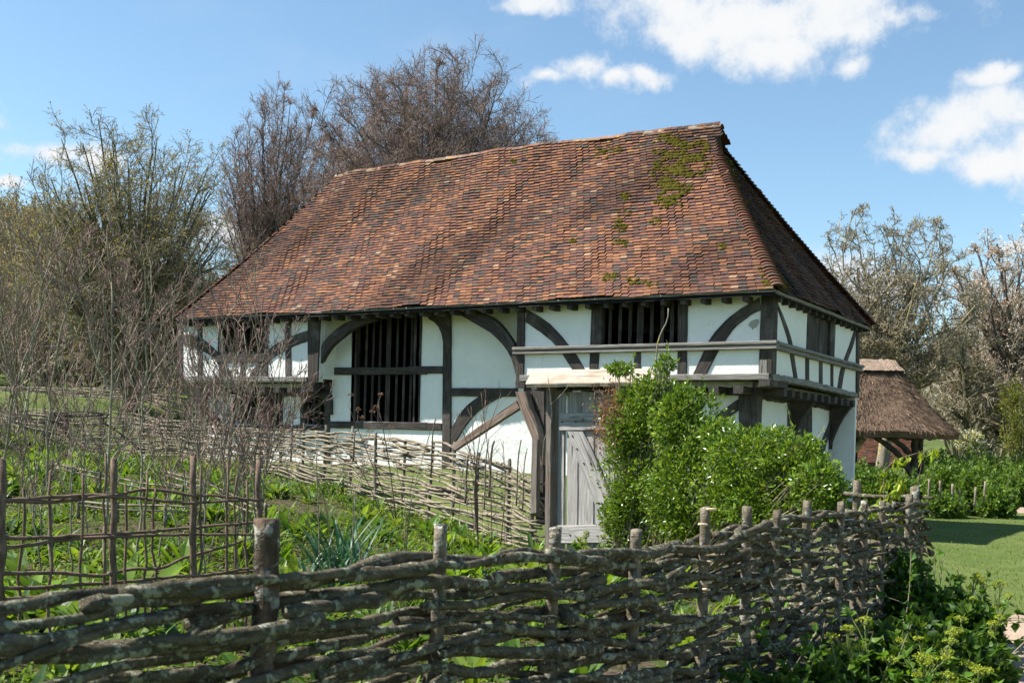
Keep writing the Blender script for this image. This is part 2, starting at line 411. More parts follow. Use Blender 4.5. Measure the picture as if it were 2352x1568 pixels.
ptA = [on_z(x_, y_, -.72)[:2] for x_, y_ in ((2620, 2300), (2540, 1640), (2520, 1480), (2560, 1390), (2640, 1290), (2640, 1228), (2520, 1192), (2420, 1180), (2340, 1173), (2250, 1160))]
strip('path', ptA, 1.7, m, .045, 'pale stony earth path beside the lawn')

# ------------------------------------------------------------------ farmhouse
Hs = empty('farmhouse', (-8, 3, 0))
tag(Hs, 'timber-framed white farmhouse with steep mossy red tile roof', 'farmhouse')
L_, Wd_, Z1, Z2, Z3, ZR = 16.13, 6.16, 2.2, 2.932, 3.849, 8.067
JD = .55                                                    # jetty depth
def zz(i, x, y):
    ox = {1: 450, 2: 1200, 3: 1900}[i]
    return (ox + x / 2.851) * .784, (800 + y / 2.851) * .784
def Pf(i, pts, Y=0.): return [on_y(*zz(i, a, b), Y) for a, b in pts]
def Px(i, pts, X=0.): return [on_x(*zz(i, a, b), X) for a, b in pts]
NF, NX = (0, -1, 0), (1, 0, 0)
def tf(name, i, A, B, Y=0., mat=M_TIMBER, back=.16, proud=.022, parent=Hs, **k):
    A = [p + np.array([0, -proud, 0]) for p in Pf(i, A, Y)]; B = [p + np.array([0, -proud, 0]) for p in Pf(i, B, Y)]
    return band(A, B, NF, back, **k).build(name, mat, parent)
def tx(name, A, B, X=0., mat=M_TIMBER, back=.16, proud=.022, parent=Hs, i=3, **k):
    A = [p + np.array([proud, 0, 0]) for p in Px(i, A, X)]; B = [p + np.array([proud, 0, 0]) for p in Px(i, B, X)]
    return band(A, B, NX, back, **k).build(name, mat, parent)
XL1 = Pf(1, [(1400, 600)])[0][0]                            # right face of the left jetty
XR1 = Pf(2, [(905, 600)])[0][0]                             # left face of the right jetty
XE = -L_ + .02
def wallface(mb, axis, c, th, a0, a1, z0, z1, holes):
    """wall with rectangular openings in the plane axis = c"""
    us = sorted({a0, a1, *[h[0] for h in holes], *[h[1] for h in holes]}); zs = sorted({z0, z1, *[h[2] for h in holes], *[h[3] for h in holes]})
    for p, q in zip(us[:-1], us[1:]):
        for r_, s_ in zip(zs[:-1], zs[1:]):
            cu, cz = (p + q) / 2, (r_ + s_) / 2
            if any(h[0] < cu < h[1] and h[2] < cz < h[3] for h in holes): continue
            lo, hi = ([p, c, r_], [q, c + th, s_]) if axis == 1 else ([c - th, p, r_], [c, q, s_])
            box(mb, np.array(lo), np.array(hi))
def hole_f(i, x0, x1, y0, y1, Y):
    a = Pf(i, [(x0, y0), (x1, y1)], Y); return (a[0][0], a[1][0], a[1][2], a[0][2])
hW1 = hole_f(1, 556, 918, 384, 650, 0.); hW4 = hole_f(2, 1610, 2248, 236, 600, 0.)
hW2 = hole_f(1, 690, 1050, 1036, 1268, JD); hW3 = hole_f(1, 1262, 1425, 1032, 1268, JD); hW5 = hole_f(1, 1698, 2182, 350, 1246, JD)
hX1 = (Px(3, [(1350, 400)])[0][1], Px(3, [(1530, 500)])[0][1], Z2 + .03, Z3 - .12)
ZB = -1.0
T1 = .12
def wall(name, *a):
    mb = MB(); wallface(mb, *a); return mb.build(name, M_PLASTER, Hs)
wall('wall_panel', 1, 0., T1, XE, XL1 - .02, Z1 + .02, Z3, [hW1])
wall('wall_panel', 1, 0., T1, XR1 + .02, 0., Z1 + .02, Z3, [hW4])
wall('wall_panel', 1, JD, T1, XE + .5, XL1, ZB, Z1 + .1, [hW2, hW3])
wall('wall_panel', 1, JD, T1, XL1, XR1, ZB, Z3 + .3, [hW5])
wall('wall_panel', 1, JD, T1, XR1, -JD, ZB, Z1 + .1, [])
wall('wall_panel', 0, 0., T1, T1, Wd_, Z1 + .02, Z3, [hX1])
wall('wall_panel', 0, -JD, T1, JD + T1, Wd_ - .3, ZB, Z1 + .1, [])
wall('wall_panel', 1, Wd_ - .12, .12, XE, 0., ZB, Z3, [])
wall('wall_panel', 0, XE + T1, T1, T1, Wd_ - .12, Z1 + .02, Z3, [])
wall('wall_panel', 0, XE + .62, T1, JD + T1, Wd_ - .12, ZB, Z1 + .1, [])
wall('wall_panel', 0, XL1, .08, T1, JD, Z1 + .1, Z3, [])
wall('wall_panel', 0, XR1 + .1, .08, T1, JD, Z1 + .1, Z3, [])
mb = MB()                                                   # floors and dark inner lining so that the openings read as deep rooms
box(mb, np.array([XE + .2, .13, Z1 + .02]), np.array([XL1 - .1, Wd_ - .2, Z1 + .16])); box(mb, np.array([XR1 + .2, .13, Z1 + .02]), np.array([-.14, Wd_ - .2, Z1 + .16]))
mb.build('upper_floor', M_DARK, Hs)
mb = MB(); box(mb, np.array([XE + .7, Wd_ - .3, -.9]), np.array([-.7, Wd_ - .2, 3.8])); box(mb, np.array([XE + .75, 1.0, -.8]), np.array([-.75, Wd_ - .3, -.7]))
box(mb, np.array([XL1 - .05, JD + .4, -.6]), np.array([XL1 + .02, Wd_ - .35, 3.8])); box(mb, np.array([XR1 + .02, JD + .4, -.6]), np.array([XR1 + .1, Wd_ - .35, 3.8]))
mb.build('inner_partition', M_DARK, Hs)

# left jetty, upper storey
tf('post', 1, [(200, 395), (200, 872)], [(246, 395), (246, 872)])
for a, b, y0, y1 in ((368, 410, 392, 866), (545, 590, 655, 866), (726, 766, 655, 866), (1102, 1152, 385, 866)):
    tf('stud', 1, [(a, y0), (a, y1)], [(b, y0), (b, y1)])
tf('stud', 1, [(914, 385), (905, 866)], [(962, 385), (956, 866)])
tf('brace', 1, [(246, 506), (400, 545), (520, 640), (600, 740), (664, 866)], [(246, 592), (380, 640), (480, 690), (545, 770), (590, 866)], proud=.03)
tf('brace', 1, [(1292, 478), (1150, 528), (1000, 608), (920, 690), (850, 780), (800, 866)], [(1292, 570), (1180, 608), (1040, 682), (960, 745), (900, 806), (866, 866)], proud=.03)
tf('post', 1, [(1293, 385), (1293, 905)], [(1400, 385), (1378, 905)], back=.30, proud=.04)
tf('post_foot', 1, [(1276, 905), (1276, 988)], [(1348, 905), (1348, 988)], back=.22, proud=.05)
tf('bressumer', 1, [(225, 860), (1290, 866)], [(225, 905), (1290, 905)], mat=M_GREY, back=.2, proud=.06)
def window(i, x0, x1, y0, y1, Y, mull, sill=None, mat=M_TIMBER, jw=0.0, jam=(40, 40), mw=.05):
    """opening with upright mullions; frame is the part, mullions its sub-parts"""
    a = Pf(i, [(x0, y0), (x1, y1)], Y); lo, hi = a[0], a[1]; mb = MB(); s = jam[0] * .012, jam[1] * .012
    mb.merge(band([(lo[0] - s[0], Y - .03, lo[2]), (lo[0] - s[0], Y - .03, hi[2])], [(lo[0], Y - .03, lo[2]), (lo[0], Y - .03, hi[2])], NF, .18))
    mb.merge(band([(hi[0], Y - .03, lo[2]), (hi[0], Y - .03, hi[2])], [(hi[0] + s[1], Y - .03, lo[2]), (hi[0] + s[1], Y - .03, hi[2])], NF, .18))
    if sill: mb.merge(band([(lo[0] - s[0], Y - .05, hi[2]), (hi[0] + s[1], Y - .05, hi[2])], [(lo[0] - s[0], Y - .05, hi[2] - sill), (hi[0] + s[1], Y - .05, hi[2] - sill)], NF, .2))
    mb.merge(band([(lo[0], Y - .01, lo[2] + .06), (hi[0], Y - .01, lo[2] + .06)], [(lo[0], Y - .01, lo[2]), (hi[0], Y - .01, lo[2])], NF, .14))
    f = mb.build('window', mat, Hs)
    for xm, w_ in mull:
        c = Pf(i, [(xm, (y0 + y1) / 2)], Y)[0][0]; h = w_ * .0013
        q = MB(); d = h * .9
        V = np.array([[c - h, Y + .06, z] for z in (hi[2], lo[2])] + [[c, Y + .06 - d, z] for z in (hi[2], lo[2])] + [[c + h, Y + .06, z] for z in (hi[2], lo[2])] + [[c, Y + .06 + d, z] for z in (hi[2], lo[2])])
        V[:, 0] += rng.uniform(-.006, .006, 8)
        q.add(V, {4: [[0, 2, 3, 1], [2, 4, 5, 3], [4, 6, 7, 5], [6, 0, 1, 7]]}, None, np.c_[V[:, 2], V[:, 0] * 1, V[:, 1]] + rng.uniform(-30, 30, 3))
        q.build('mullion', mat, f)
    return f
window(1, 556, 918, 384, 650, 0., [(620, 26), (690, 26), (738, 40), (800, 26), (860, 26)], sill=.28, jam=(3, 3))
window(2, 1614, 2244, 236, 598, 0., [(1665, 30), (1748, 30), (1832, 30), (1916, 58), (2014, 30), (2100, 30), (2182, 30)], jam=(14, 6))
window(1, 690, 1048, 1036, 1268, JD, [(745, 26), (800, 26), (868, 26), (930, 26), (990, 26)], jam=(8, 10))
window(1, 1262, 1425, 1032, 1268, JD, [(1325, 26), (1375, 26)], jam=(9, 4))
window(1, 1700, 2180, 350, 1246, JD, [(1760, 28), (1818, 28), (1876, 28), (1945, 52), (2018, 28), (2080, 28), (2138, 28)], jam=(9, 12))
# left ground floor
tf('post', 1, [(352, 1000), (352, 1560)], [(446, 1000), (430, 1560)], JD)
tf('brace', 1, [(446, 1120), (520, 1180), (600, 1270), (640, 1330)], [(430, 1210), (490, 1250), (545, 1310), (560, 1340)], JD, proud=.03)
tf('rail', 1, [(640, 1268), (1440, 1268)], [(640, 1312), (1440, 1312)], JD, proud=.035)
tf('stud', 1, [(1048, 1030), (1048, 1330)], [(1082, 1030), (1082, 1330)], JD)
tf('stud', 1, [(1226, 1030), (1226, 1330)], [(1262, 1030), (1262, 1330)], JD)
tf('girt', 1, [(360, 958), (1470, 965)], [(360, 1026), (1470, 1032)], JD, proud=.04)
tf('post', 1, [(1440, 390), (1440, 1700)], [(1476, 390), (1474, 1700)], JD, proud=.035)
tf('jetty_beam', 1, [(1350, 908), (1478, 908)], [(1350, 1000), (1478, 1000)], JD - .05, back=.1)
tf('bracket', 1, [(1340, 990), (1400, 1040), (1432, 1110), (1440, 1170)], [(1440, 985), (1470, 1020), (1474, 1090), (1474, 1180)], JD - .12, back=.14)
# hall wall
tf('rail', 1, [(1474, 788), (2285, 786)], [(1474, 850), (2285, 846)], JD, proud=.06, back=.2)
tf('rail', 2, [(0, 776), (282, 776)], [(0, 838), (282, 838)], JD, proud=.055, back=.2)
tf('rail', 1, [(1474, 1236), (2285, 1246)], [(1474, 1292), (2285, 1308)], JD, mat=M_TIMBER, proud=.05)
tf('rail', 2, [(0, 1247), (272, 1252)], [(0, 1306), (272, 1314)], JD, mat=M_TIMBER, proud=.045)
tf('stud', 1, [(1662, 345), (1650, 1250)], [(1702, 345), (1690, 1250)], JD, proud=.03)
tf('stud', 1, [(2180, 345), (2168, 1250)], [(2234, 345), (2218, 1250)], JD, proud=.03)
tf('post', 2, [(290, 325), (272, 1900)], [(352, 325), (350, 1900)], JD, proud=.05)
tf('post_head', 2, [(160, 330), (165, 380), (230, 420), (275, 490), (292, 570)], [(352, 330), (353, 400), (353, 460), (354, 520), (354, 600)], JD, proud=.085)
tf('rail', 2, [(354, 958), (905, 960)], [(354, 1026), (905, 1030)], JD, proud=.05)
tf('brace', 2, [(346, 1310), (420, 1180), (500, 1090), (590, 1026)], [(346, 1480), (470, 1280), (560, 1170), (680, 1080), (790, 1026)], JD, proud=.04)
tf('stud', 2, [(1040, 1000), (1010, 1990)], [(1130, 1000), (1130, 1990)], JD, proud=.03)
# arch braces carrying the wall plate in front of the hall recess
tf('arch_brace', 1, [(1385, 640), (1450, 540), (1560, 440), (1680, 385), (1830, 352)], [(1366, 860), (1405, 740), (1480, 620), (1570, 540), (1680, 458), (1860, 388)], .04, back=.14)
tf('arch_brace', 2, [(520, 296), (700, 375), (800, 478), (896, 620)], [(400, 335), (560, 430), (680, 500), (780, 600), (850, 710), (893, 860)], .04, back=.14)
# right jetty, upper storey
tf('post', 2, [(905, 290), (893, 908)], [(970, 290), (958, 908)], back=.3, proud=.04)
tf('post_foot', 2, [(890, 908), (894, 958)], [(972, 908), (972, 962)], back=.25, proud=.05)
tf('brace', 2, [(985, 305), (1130, 390), (1240, 490), (1330, 600), (1400, 690), (1474, 815)], [(975, 412), (1090, 490), (1200, 580), (1270, 665), (1330, 755), (1366, 815)], proud=.03)
tf('stud', 2, [(1522, 262), (1504, 815)], [(1616, 262), (1576, 815)], proud=.028)
tf('stud', 2, [(1878, 640), (1876, 815)], [(1934, 640), (1932, 815)])
tf('stud', 3, [(248, 225), (242, 848)], [(332, 225), (320, 848)], proud=.028)
tf('brace', 3, [(930, 205), (870, 240), (780, 292), (650, 390), (560, 490), (500, 570), (450, 680), (372, 848)], [(940, 308), (880, 336), (830, 370), (720, 460), (640, 570), (570, 680), (530, 760), (483, 848)], proud=.03)
cp = tf('post', 3, [(945, 182), (922, 840)], [(1056, 182), (1036, 840)], proud=.04, back=.24)
tf('repair_piece', 3, [(928, 726), (922, 838)], [(1000, 726), (998, 838)], mat=M_GREY, proud=.047, back=.05)
def moulded(name, P0, P1, nrm, ht, mat=M_GREY):
    """projecting drip rail: three stepped fillets"""
    P0, P1, nr = np.array(P0), np.array(P1), np.array(nrm, float); mb = MB(); z = np.array([0, 0, 1.])
    for a, b, pr in ((0, .42, .13), (.42, .72, .085), (.72, 1, .115)):
        mb.merge(band([P0 - z * ht * a + nr * pr, P1 - z * ht * a + nr * pr], [P0 - z * ht * b + nr * pr, P1 - z * ht * b + nr * pr], nr, pr + .05, wob=.002))
    return mb.build(name, mat, Hs)
q0, q1 = Pf(2, [(882, 622)])[0], Pf(3, [(1020, 566)])[0]
moulded('drip_rail', [q0[0], 0, q0[2]], [.13, 0, q1[2]], NF, .155)
r1 = Px(3, [(1760, 772)])[0]
moulded('drip_rail', [0, 0.0, q1[2] - .004], [0, Wd_ + .12, r1[2]], NX, .15)
tf('bressumer', 2, [(930, 852), (2281, 846)], [(930, 905), (2281, 900)], mat=M_GREY, back=.22, proud=.06)
tf('bressumer', 3, [(262, 846), (1012, 838)], [(262, 897), (1012, 890)], mat=M_GREY, back=.22, proud=.062)
tx('bressumer', [(1020, 838), (1360, 905), (1732, 1002)], [(1020, 890), (1360, 955), (1732, 1040)], mat=M_GREY, back=.2, proud=.05, wob=.012)
# joist ends under both jetties and the recessed girts
def joist(c, axis, w=.085, h=.095):
    mb = MB()
    if axis == 1: box(mb, np.array([c - w, -.05, Z1 - .15 - h]), np.array([c + w, JD + .1, Z1 - .145 + h * .4]), None, 1)
    else: box(mb, np.array([-JD - .1, c - w, Z1 - .16 - h]), np.array([.05, c + w, Z1 - .15 + h * .4]), None, 0)
    return mb.build('joist_end', M_TIMBER, Hs)
for c in np.arange(XE + .75, XL1 - .2, .46): joist(c, 1)
for c in np.arange(XR1 + .5, -.6, .5): joist(c, 1, .1, .1)
for c in np.arange(.75, Wd_ - .1, .5): joist(c, 0, .1, .1)
tf('corner_joist', 3, [(930, 892), (930, 950)], [(1032, 888), (1030, 940)], back=1.0, proud=.07)
tf('girt', 2, [(960, 958), (2281, 958)], [(960, 1020), (2281, 1022)], JD, proud=.04)
tf('girt', 3, [(262, 955), (940, 955)], [(262, 1018), (940, 1022)], JD, proud=.04)
tx('girt', [(905, 962), (1100, 1005), (1350, 1060), (1535, 1105)], [(905, 1040), (1050, 1078), (1240, 1092), (1535, 1150)], -JD, proud=.05, wob=.015)
# right ground floor, front and end
tf('dragon_post', 3, [(770, 955), (768, 1080), (775, 1990)], [(975, 955), (925, 1060), (900, 1990)], JD, proud=.12, back=.3)
tf('brace', 3, [(765, 1042), (700, 1085), (600, 1160), (510, 1240), (400, 1400)], [(768, 1130), (720, 1170), (650, 1225), (580, 1300), (500, 1430)], JD, proud=.03)
tf('stud', 3, [(400, 1015), (400, 1990)], [(440, 1015), (440, 1990)], JD)
tx('window_jamb', [(1158, 1085), (1158, 1640)], [(1205, 1090), (1205, 1640)], -JD)
tx('window_jamb', [(1325, 1100), (1325, 1640)], [(1360, 1105), (1360, 1640)], -JD)
sh = tx('shutter', [(1205, 1092), (1205, 1600)], [(1265, 1100), (1265, 1600)], -JD, proud=.006); tx('board', [(1267, 1100), (1267, 1600)], [(1324, 1108), (1324, 1600)], -JD, proud=.012, parent=sh)
tx('brace', [(1520, 1150), (1500, 1260), (1445, 1400), (1410, 1600)], [(1538, 1230), (1520, 1330), (1475, 1440), (1450, 1600)], -JD, proud=.03)
tx('post', [(1520, 1140), (1520, 1660)], [(1545, 1140), (1545, 1660)], -JD, proud=.05)
for px, w_ in ((1300, 90), (1610, 40)):
    b0 = Px(3, [(px, 1050)], -.3)[0]; mb = band([(-.02, b0[1] - .08, Z1 - .24), (-.2, b0[1] - .08, Z1 - .45), (-.38, b0[1] - .08, Z1 - .8), (-JD, b0[1] - .08, Z1 - 1.25)],
        [(-JD, b0[1] - .08, Z1 - .24), (-JD, b0[1] - .08, Z1 - .5), (-JD, b0[1] - .08, Z1 - .85), (-JD - .01, b0[1] - .08, Z1 - 1.26)], NF, .16); mb.build('bracket', M_TIMBER, Hs)
# right end, upper storey
tx('brace', [(1058, 245), (1105, 385), (1160, 560), (1182, 700), (1212, 885)], [(1068, 236), (1135, 395), (1190, 560), (1212, 700), (1240, 885)])
tx('brace', [(1722, 455), (1675, 600), (1630, 720), (1595, 830), (1575, 960)], [(1740, 460), (1706, 600), (1660, 725), (1630, 830), (1607, 965)])
for a, b, y0, y1 in ((1308, 1336, 680, 905), (1422, 1448, 715, 930), (1518, 1538, 735, 950)): tx('stud', [(a, y0), (a, y1)], [(b, y0), (b, y1)])
tx('window_jamb', [(1330, 225), (1315, 650)], [(1370, 240), (1355, 660)]); tx('window_jamb', [(1520, 300), (1508, 700)], [(1560, 315), (1546, 710)])
sh = tx('shutter', [(1370, 240), (1356, 660)], [(1412, 260), (1400, 675)], proud=-.03, back=.05)
for a, b in ((1414, 1442), (1444, 1470), (1472, 1496), (1498, 1520)): tx('board', [(a, 250), (a - 12, 690)], [(b, 262), (b - 12, 700)], proud=-.03 + rng.uniform(-.012, .012), back=.05, parent=sh)
tx('post', [(1732, 405), (1728, 1035)], [(1752, 415), (1748, 1040)], proud=.04)
mb = band([(.042, -.03, Z3 + .02), (.042, -.03, Z1 + .05)], [(.042, .2, Z3 + .02), (.042, .2, Z1 + .05)], NX, .03); mb.build('post_face', M_TIMBER, Hs)
# wall plates under the eaves
mb = MB(); box(mb, np.array([XE - .05, -.1, Z3 - .04]), np.array([.1, .13, Z3 + .16])); mb.build('wall_plate', M_TIMBER, Hs)
mb = MB(); box(mb, np.array([-.13, .13, Z3 - .06]), np.array([.09, Wd_ + .05, Z3 + .14]), None, 1); mb.build('wall_plate', M_TIMBER, Hs)
# damaged plaster patch on the right panel
pc = np.array([on_y(*zz(3, a, b), -.004) for a, b in ((835, 425), (850, 405), (890, 385), (918, 384), (926, 405), (915, 430), (900, 455), (880, 460), (868, 476), (858, 455), (838, 445))])
m, t = new_mat('bare_daub'); finish(t, t.mix(t.noise(pos(t), 30, 5), (.30, .27, .23), (.42, .39, .35)), .95, t.noise(pos(t), 50, 4), .5)
mb = MB(); V = np.vstack([pc, pc + [0, .02, 0]]); k = len(pc); mb.add(V, {k: [list(range(k))], 4: [[a, (a + 1) % k, k + (a + 1) % k, k + a] for a in range(k)]}); mb.build('daub_patch', m, Hs)

# ------------------------------------------------------------------ roof of individually laid tiles
EF = on_y(1783, 662, -.38); EL = on_y(400, 735, -.38)
ZE = (EF[2] + EL[2]) / 2
XRE, XLE = EF[0] + .02, EL[0]
XRR, XLR = on_y(1647, 293, Wd_ / 2)[0], on_y(778, 407, Wd_ / 2)[0]
HG = .62                                                    # gablet height at the right end
m, t = new_mat('clay_tile'); c = attr(t, 'Col').outputs['Color']; p = pos(t)
n1 = t.noise(p, 22, 6, 0.65); n2 = t.noise(p, 3.0, 5, 0.65); n3 = t.noise(p, 70, 3, .6)
c = t.vec('MULTIPLY', c, t.ramp(n1, [(.25, .68), (.75, 1.3)]))
c = t.mix(t.math('MULTIPLY', t.mapr(n2, .55, .74), .55), c, (.052, .043, .030))
c = t.mix(t.mapr(t.noise(p, 34, 3, .5), .715, .74), c, (.36, .35, .30))
zhi = t.mapr(t.new('ShaderNodeSeparateXYZ', ins={0: p}).outputs[2], 6.4, 8.1)
c = t.mix(t.math('MULTIPLY', t.mapr(t.noise(p, 7, 5, .68), .60, .66), t.math('MULTIPLY', zhi, .85)), c, (.42, .25, .045))
finish(t, c, .88, t.math('ADD', n1, n3), .45, .008, .2); M_TILE = m
m, t = new_mat('ridge_clay'); c = attr(t, 'Col').outputs['Color']; p = pos(t)
c = t.mix(t.mapr(t.noise(p, 6, 6, .7), .50, .68), c, (.29, .265, .22)); c = t.mix(t.mapr(t.noise(p, 5, 5, .7), .6, .66), c, (.45, .28, .05))
finish(t, c, .9, t.noise(p, 40, 5), .4, .01, .2); M_RIDGE = m
def undul(a, v, s): return .035 * np.sin(a * 1.35 + s + 1.2 * np.sin(v * .9)) + .025 * np.sin(a * 2.9 + v * 1.4 + s) + .018 * np.sin(a * 5.3 - v * 1.1 + 2 * s)
GAUGE, TW = .100, .165
TILEC = np.array([[.172,.078,.045],[.142,.066,.044],[.12,.060,.046],[.21,.098,.051],[.085,.052,.042],[.082,.060,.046],[.245,.155,.10],[.112,.055,.046],[.064,.047,.041]]); _ = np.array([[.235, .085, .045], [.20, .070, .042], [.155, .062, .045], [.29, .115, .055], [.115, .052, .042], [.105, .066, .045], [.36, .19, .105], [.17, .055, .045], [.085, .052, .042]])
def tile_slope(name, e0, ax, up, nrm, length, lo, hi, dark=1.0, seed=0., hump=0.0, t0=0, gap=False):
    """courses of tiles: e0 eave origin, ax along the eave, up the slope; lo(t)/hi(t) limits along ax"""
    e0, ax, up, nrm = map(np.array, (e0, ax, up, nrm)); nc = int(length / GAUGE); mb = MB(); A, B = [], []
    for k in range(nc + 1):
        v = k * GAUGE; a0, a1 = lo(v / length), hi(v / length)
        if a1 - a0 < .05: continue
        c = np.arange(a0 - (TW / 2 if k % 2 else 0), a1 + TW * .6, TW); c = c[(c > a0 + TW * .05) & (c < a1 - TW * .05)]
        if len(c): A.append(c); B.append(np.full(len(c), v))
    AL, BL_ = A, B; A, B = np.concatenate(A), np.concatenate(B); N = len(A)
    A = A + rng.uniform(-.012, .012, N); rot = rng.normal(0, .028, N); w = TW * rng.uniform(.955, 1.0, N) * .5; ln = GAUGE * 1.45
    lift = rng.uniform(0, .011, N) + .015; slip = rng.normal(0, .006, N)
    ed = np.concatenate([np.minimum(A_ - lo(b_[0] / length), hi(b_[0] / length) - A_) for A_, b_ in zip(AL, BL_)])
    base = undul(A, B, seed) * .85 * np.clip(ed / 1.2, 0, 1) + hump * np.sin(np.pi * np.clip((A - A.min()) / (A.max() - A.min()), 0, 1)) * (B / length) ** 2
    sag = -.055 * np.sin(np.pi * np.clip(B / length, 0, 1)) ** 1.0
    cam_ = rng.uniform(.000, .004, N)                       # camber across each tile
    V = np.zeros((N, 10, 3)); gxs = np.array([-1, 0, 1, 1, 0, -1, -1, 0, 1, 0]) 
    for q, (sx_, sv, top) in enumerate(((-1, 0, 1), (0, 0, 1), (1, 0, 1), (-1, 1, 1), (0, 1, 1), (1, 1, 1), (-1, 0, 0), (0, 0, 0), (1, 0, 0))):
        da = sx_ * w; dv = sv * ln + slip - da * rot * 1.0
        h = base + sag + (lift + .016 if sv == 0 else .004) + (cam_ if sx_ == 0 else 0) + rot * sx_ * .05 - (0 if top else .017)
        V[:, q] = e0 + (A + da)[:, None] * ax + (B + dv)[:, None] * up + h[:, None] * nrm
    V = V[:, :9]
    F = np.array([[0, 1, 4, 3], [1, 2, 5, 4], [6, 7, 1, 0], [7, 8, 2, 1], [6, 0, 3, 6], [8, 5, 2, 8]])
    b = (np.arange(N) * 9)[:, None]
    big = .5 + .5 * np.sin(A * .55 + 1.1 + .8 * np.sin(B * 1.0)) * np.cos(A * .23 + .4)
    dr = sstep(np.sin(A * 1.05 + 1.7 * np.sin(B * .8 + .5)) + .6 * np.sin(A * 2.3 - B * 1.7 + 1) + .4 * np.sin(B * 3.1 + A * .4) + rng.normal(0, .25, N), -.4, 1.3)
    pick = np.clip((rng.random(N) * 9).astype(int), 0, 8)
    pal = TILEC[pick]; red = TILEC[rng.integers(0, 4, N)]; drk = TILEC[rng.choice([4, 5, 7, 8, 2], N)]
    mixr = rng.random(N); col = np.where((mixr < .10 + .30 * dr)[:, None], drk, np.where((mixr < .80)[:, None], red, pal))
    patch = np.clip(1.22 - .55 * sstep(np.sin(A * .8 + 2.1 * np.sin(B * .7 + 1.3)) + .5 * np.sin(A * 1.9 - B * 1.2), .2, 1.2), .5, 1.3)
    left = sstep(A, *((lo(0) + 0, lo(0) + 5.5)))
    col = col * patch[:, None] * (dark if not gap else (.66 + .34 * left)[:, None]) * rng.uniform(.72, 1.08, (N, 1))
    mb.add(V.reshape(-1, 3), {4: np.vstack([b + F[q][None] for q in range(4)]), 3: np.vstack([b + np.array([[6, 0, 3]]), b + np.array([[8, 5, 2]])])}, np.repeat(col, 9, 0))
    return mb
def sheet(pts):
    mb = MB(); mb.add(np.array(pts), {len(pts): [list(range(len(pts)))]}); return mb
yr = Wd_ / 2; HT = ZR - ZE; lf = math.hypot(yr + .38, HT); upf = np.array([0, (yr + .38) / lf, HT / lf]); nf = np.array([0, -HT / lf, (yr + .38) / lf])
tg = 1 - HG / HT
rhi = lambda t: XRE + (XRR + .12 - XRE) * min(t / tg, 1.0) if t < tg else XRR + .16
rlo = lambda t: XLE + (XLR - XLE) * t
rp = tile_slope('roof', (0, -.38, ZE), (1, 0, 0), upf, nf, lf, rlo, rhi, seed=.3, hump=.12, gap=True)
rp.merge(tile_slope('roof', (0, Wd_ + .38, ZE), (1, 0, 0), upf * [1, -1, 1], nf * [1, -1, 1], lf, rlo, rhi, seed=2.))
yg = yr + .38                                               # right hip, from the gablet down to the end eave
XG = XRR + .12; lh = math.hypot(XRE - XG, HT * tg); uph = np.array([-(XRE - XG) / lh, 0, HT * tg / lh]); nh = np.array([HT * tg / lh, 0, (XRE - XG) / lh])
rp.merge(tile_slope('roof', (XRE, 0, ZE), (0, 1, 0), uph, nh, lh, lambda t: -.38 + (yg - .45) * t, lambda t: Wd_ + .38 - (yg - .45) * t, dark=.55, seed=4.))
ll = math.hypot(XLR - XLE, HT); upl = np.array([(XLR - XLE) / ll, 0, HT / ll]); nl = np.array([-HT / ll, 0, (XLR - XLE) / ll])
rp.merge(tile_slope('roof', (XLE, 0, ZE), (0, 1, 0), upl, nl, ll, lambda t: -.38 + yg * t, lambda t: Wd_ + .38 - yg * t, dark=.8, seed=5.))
roof = rp.build('roof', M_TILE, Hs)
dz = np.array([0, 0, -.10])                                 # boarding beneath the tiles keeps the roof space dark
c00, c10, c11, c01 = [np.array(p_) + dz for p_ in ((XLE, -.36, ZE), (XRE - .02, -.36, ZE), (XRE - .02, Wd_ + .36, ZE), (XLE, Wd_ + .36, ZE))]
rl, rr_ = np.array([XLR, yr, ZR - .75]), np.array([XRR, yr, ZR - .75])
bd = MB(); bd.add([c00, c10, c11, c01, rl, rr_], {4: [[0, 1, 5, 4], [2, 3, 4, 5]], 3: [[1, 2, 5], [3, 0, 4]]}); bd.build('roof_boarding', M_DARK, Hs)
mb = MB(); z = ZE - .02                                     # eaves boards and rafter feet
mb.merge(band([(XLE + .1, -.36, z + .035), (XRE - .05, -.36, z + .035)], [(XLE + .1, -.36, z - .01), (XRE - .05, -.36, z - .01)], NF, .05)); mb.build('eaves_board', M_GREY, Hs)
mb = band([(XRE - .03, -.3, z + .03), (XRE - .03, Wd_ + .3, z + .03)], [(XRE - .03, -.3, z - .04), (XRE - .03, Wd_ + .3, z - .04)], NX, .05); mb.build('eaves_board', M_GREY, Hs)
f0 = None
for x in np.arange(XLE + .4, XRE - .3, .42):
    mb = MB(); box(mb, np.array([x - .05, -.31, z - .16]), np.array([x + .05, .0, z - .05]), None, 1)
    mb.build('rafter_foot', M_TIMBER, roof)
for y in np.arange(.1, Wd_ + .2, .45):
    mb = MB(); box(mb, np.array([-.05, y - .05, z - .15]), np.array([XRE - .07, y + .05, z - .04]), None, 0); mb.build('rafter_foot', M_TIMBER, roof)
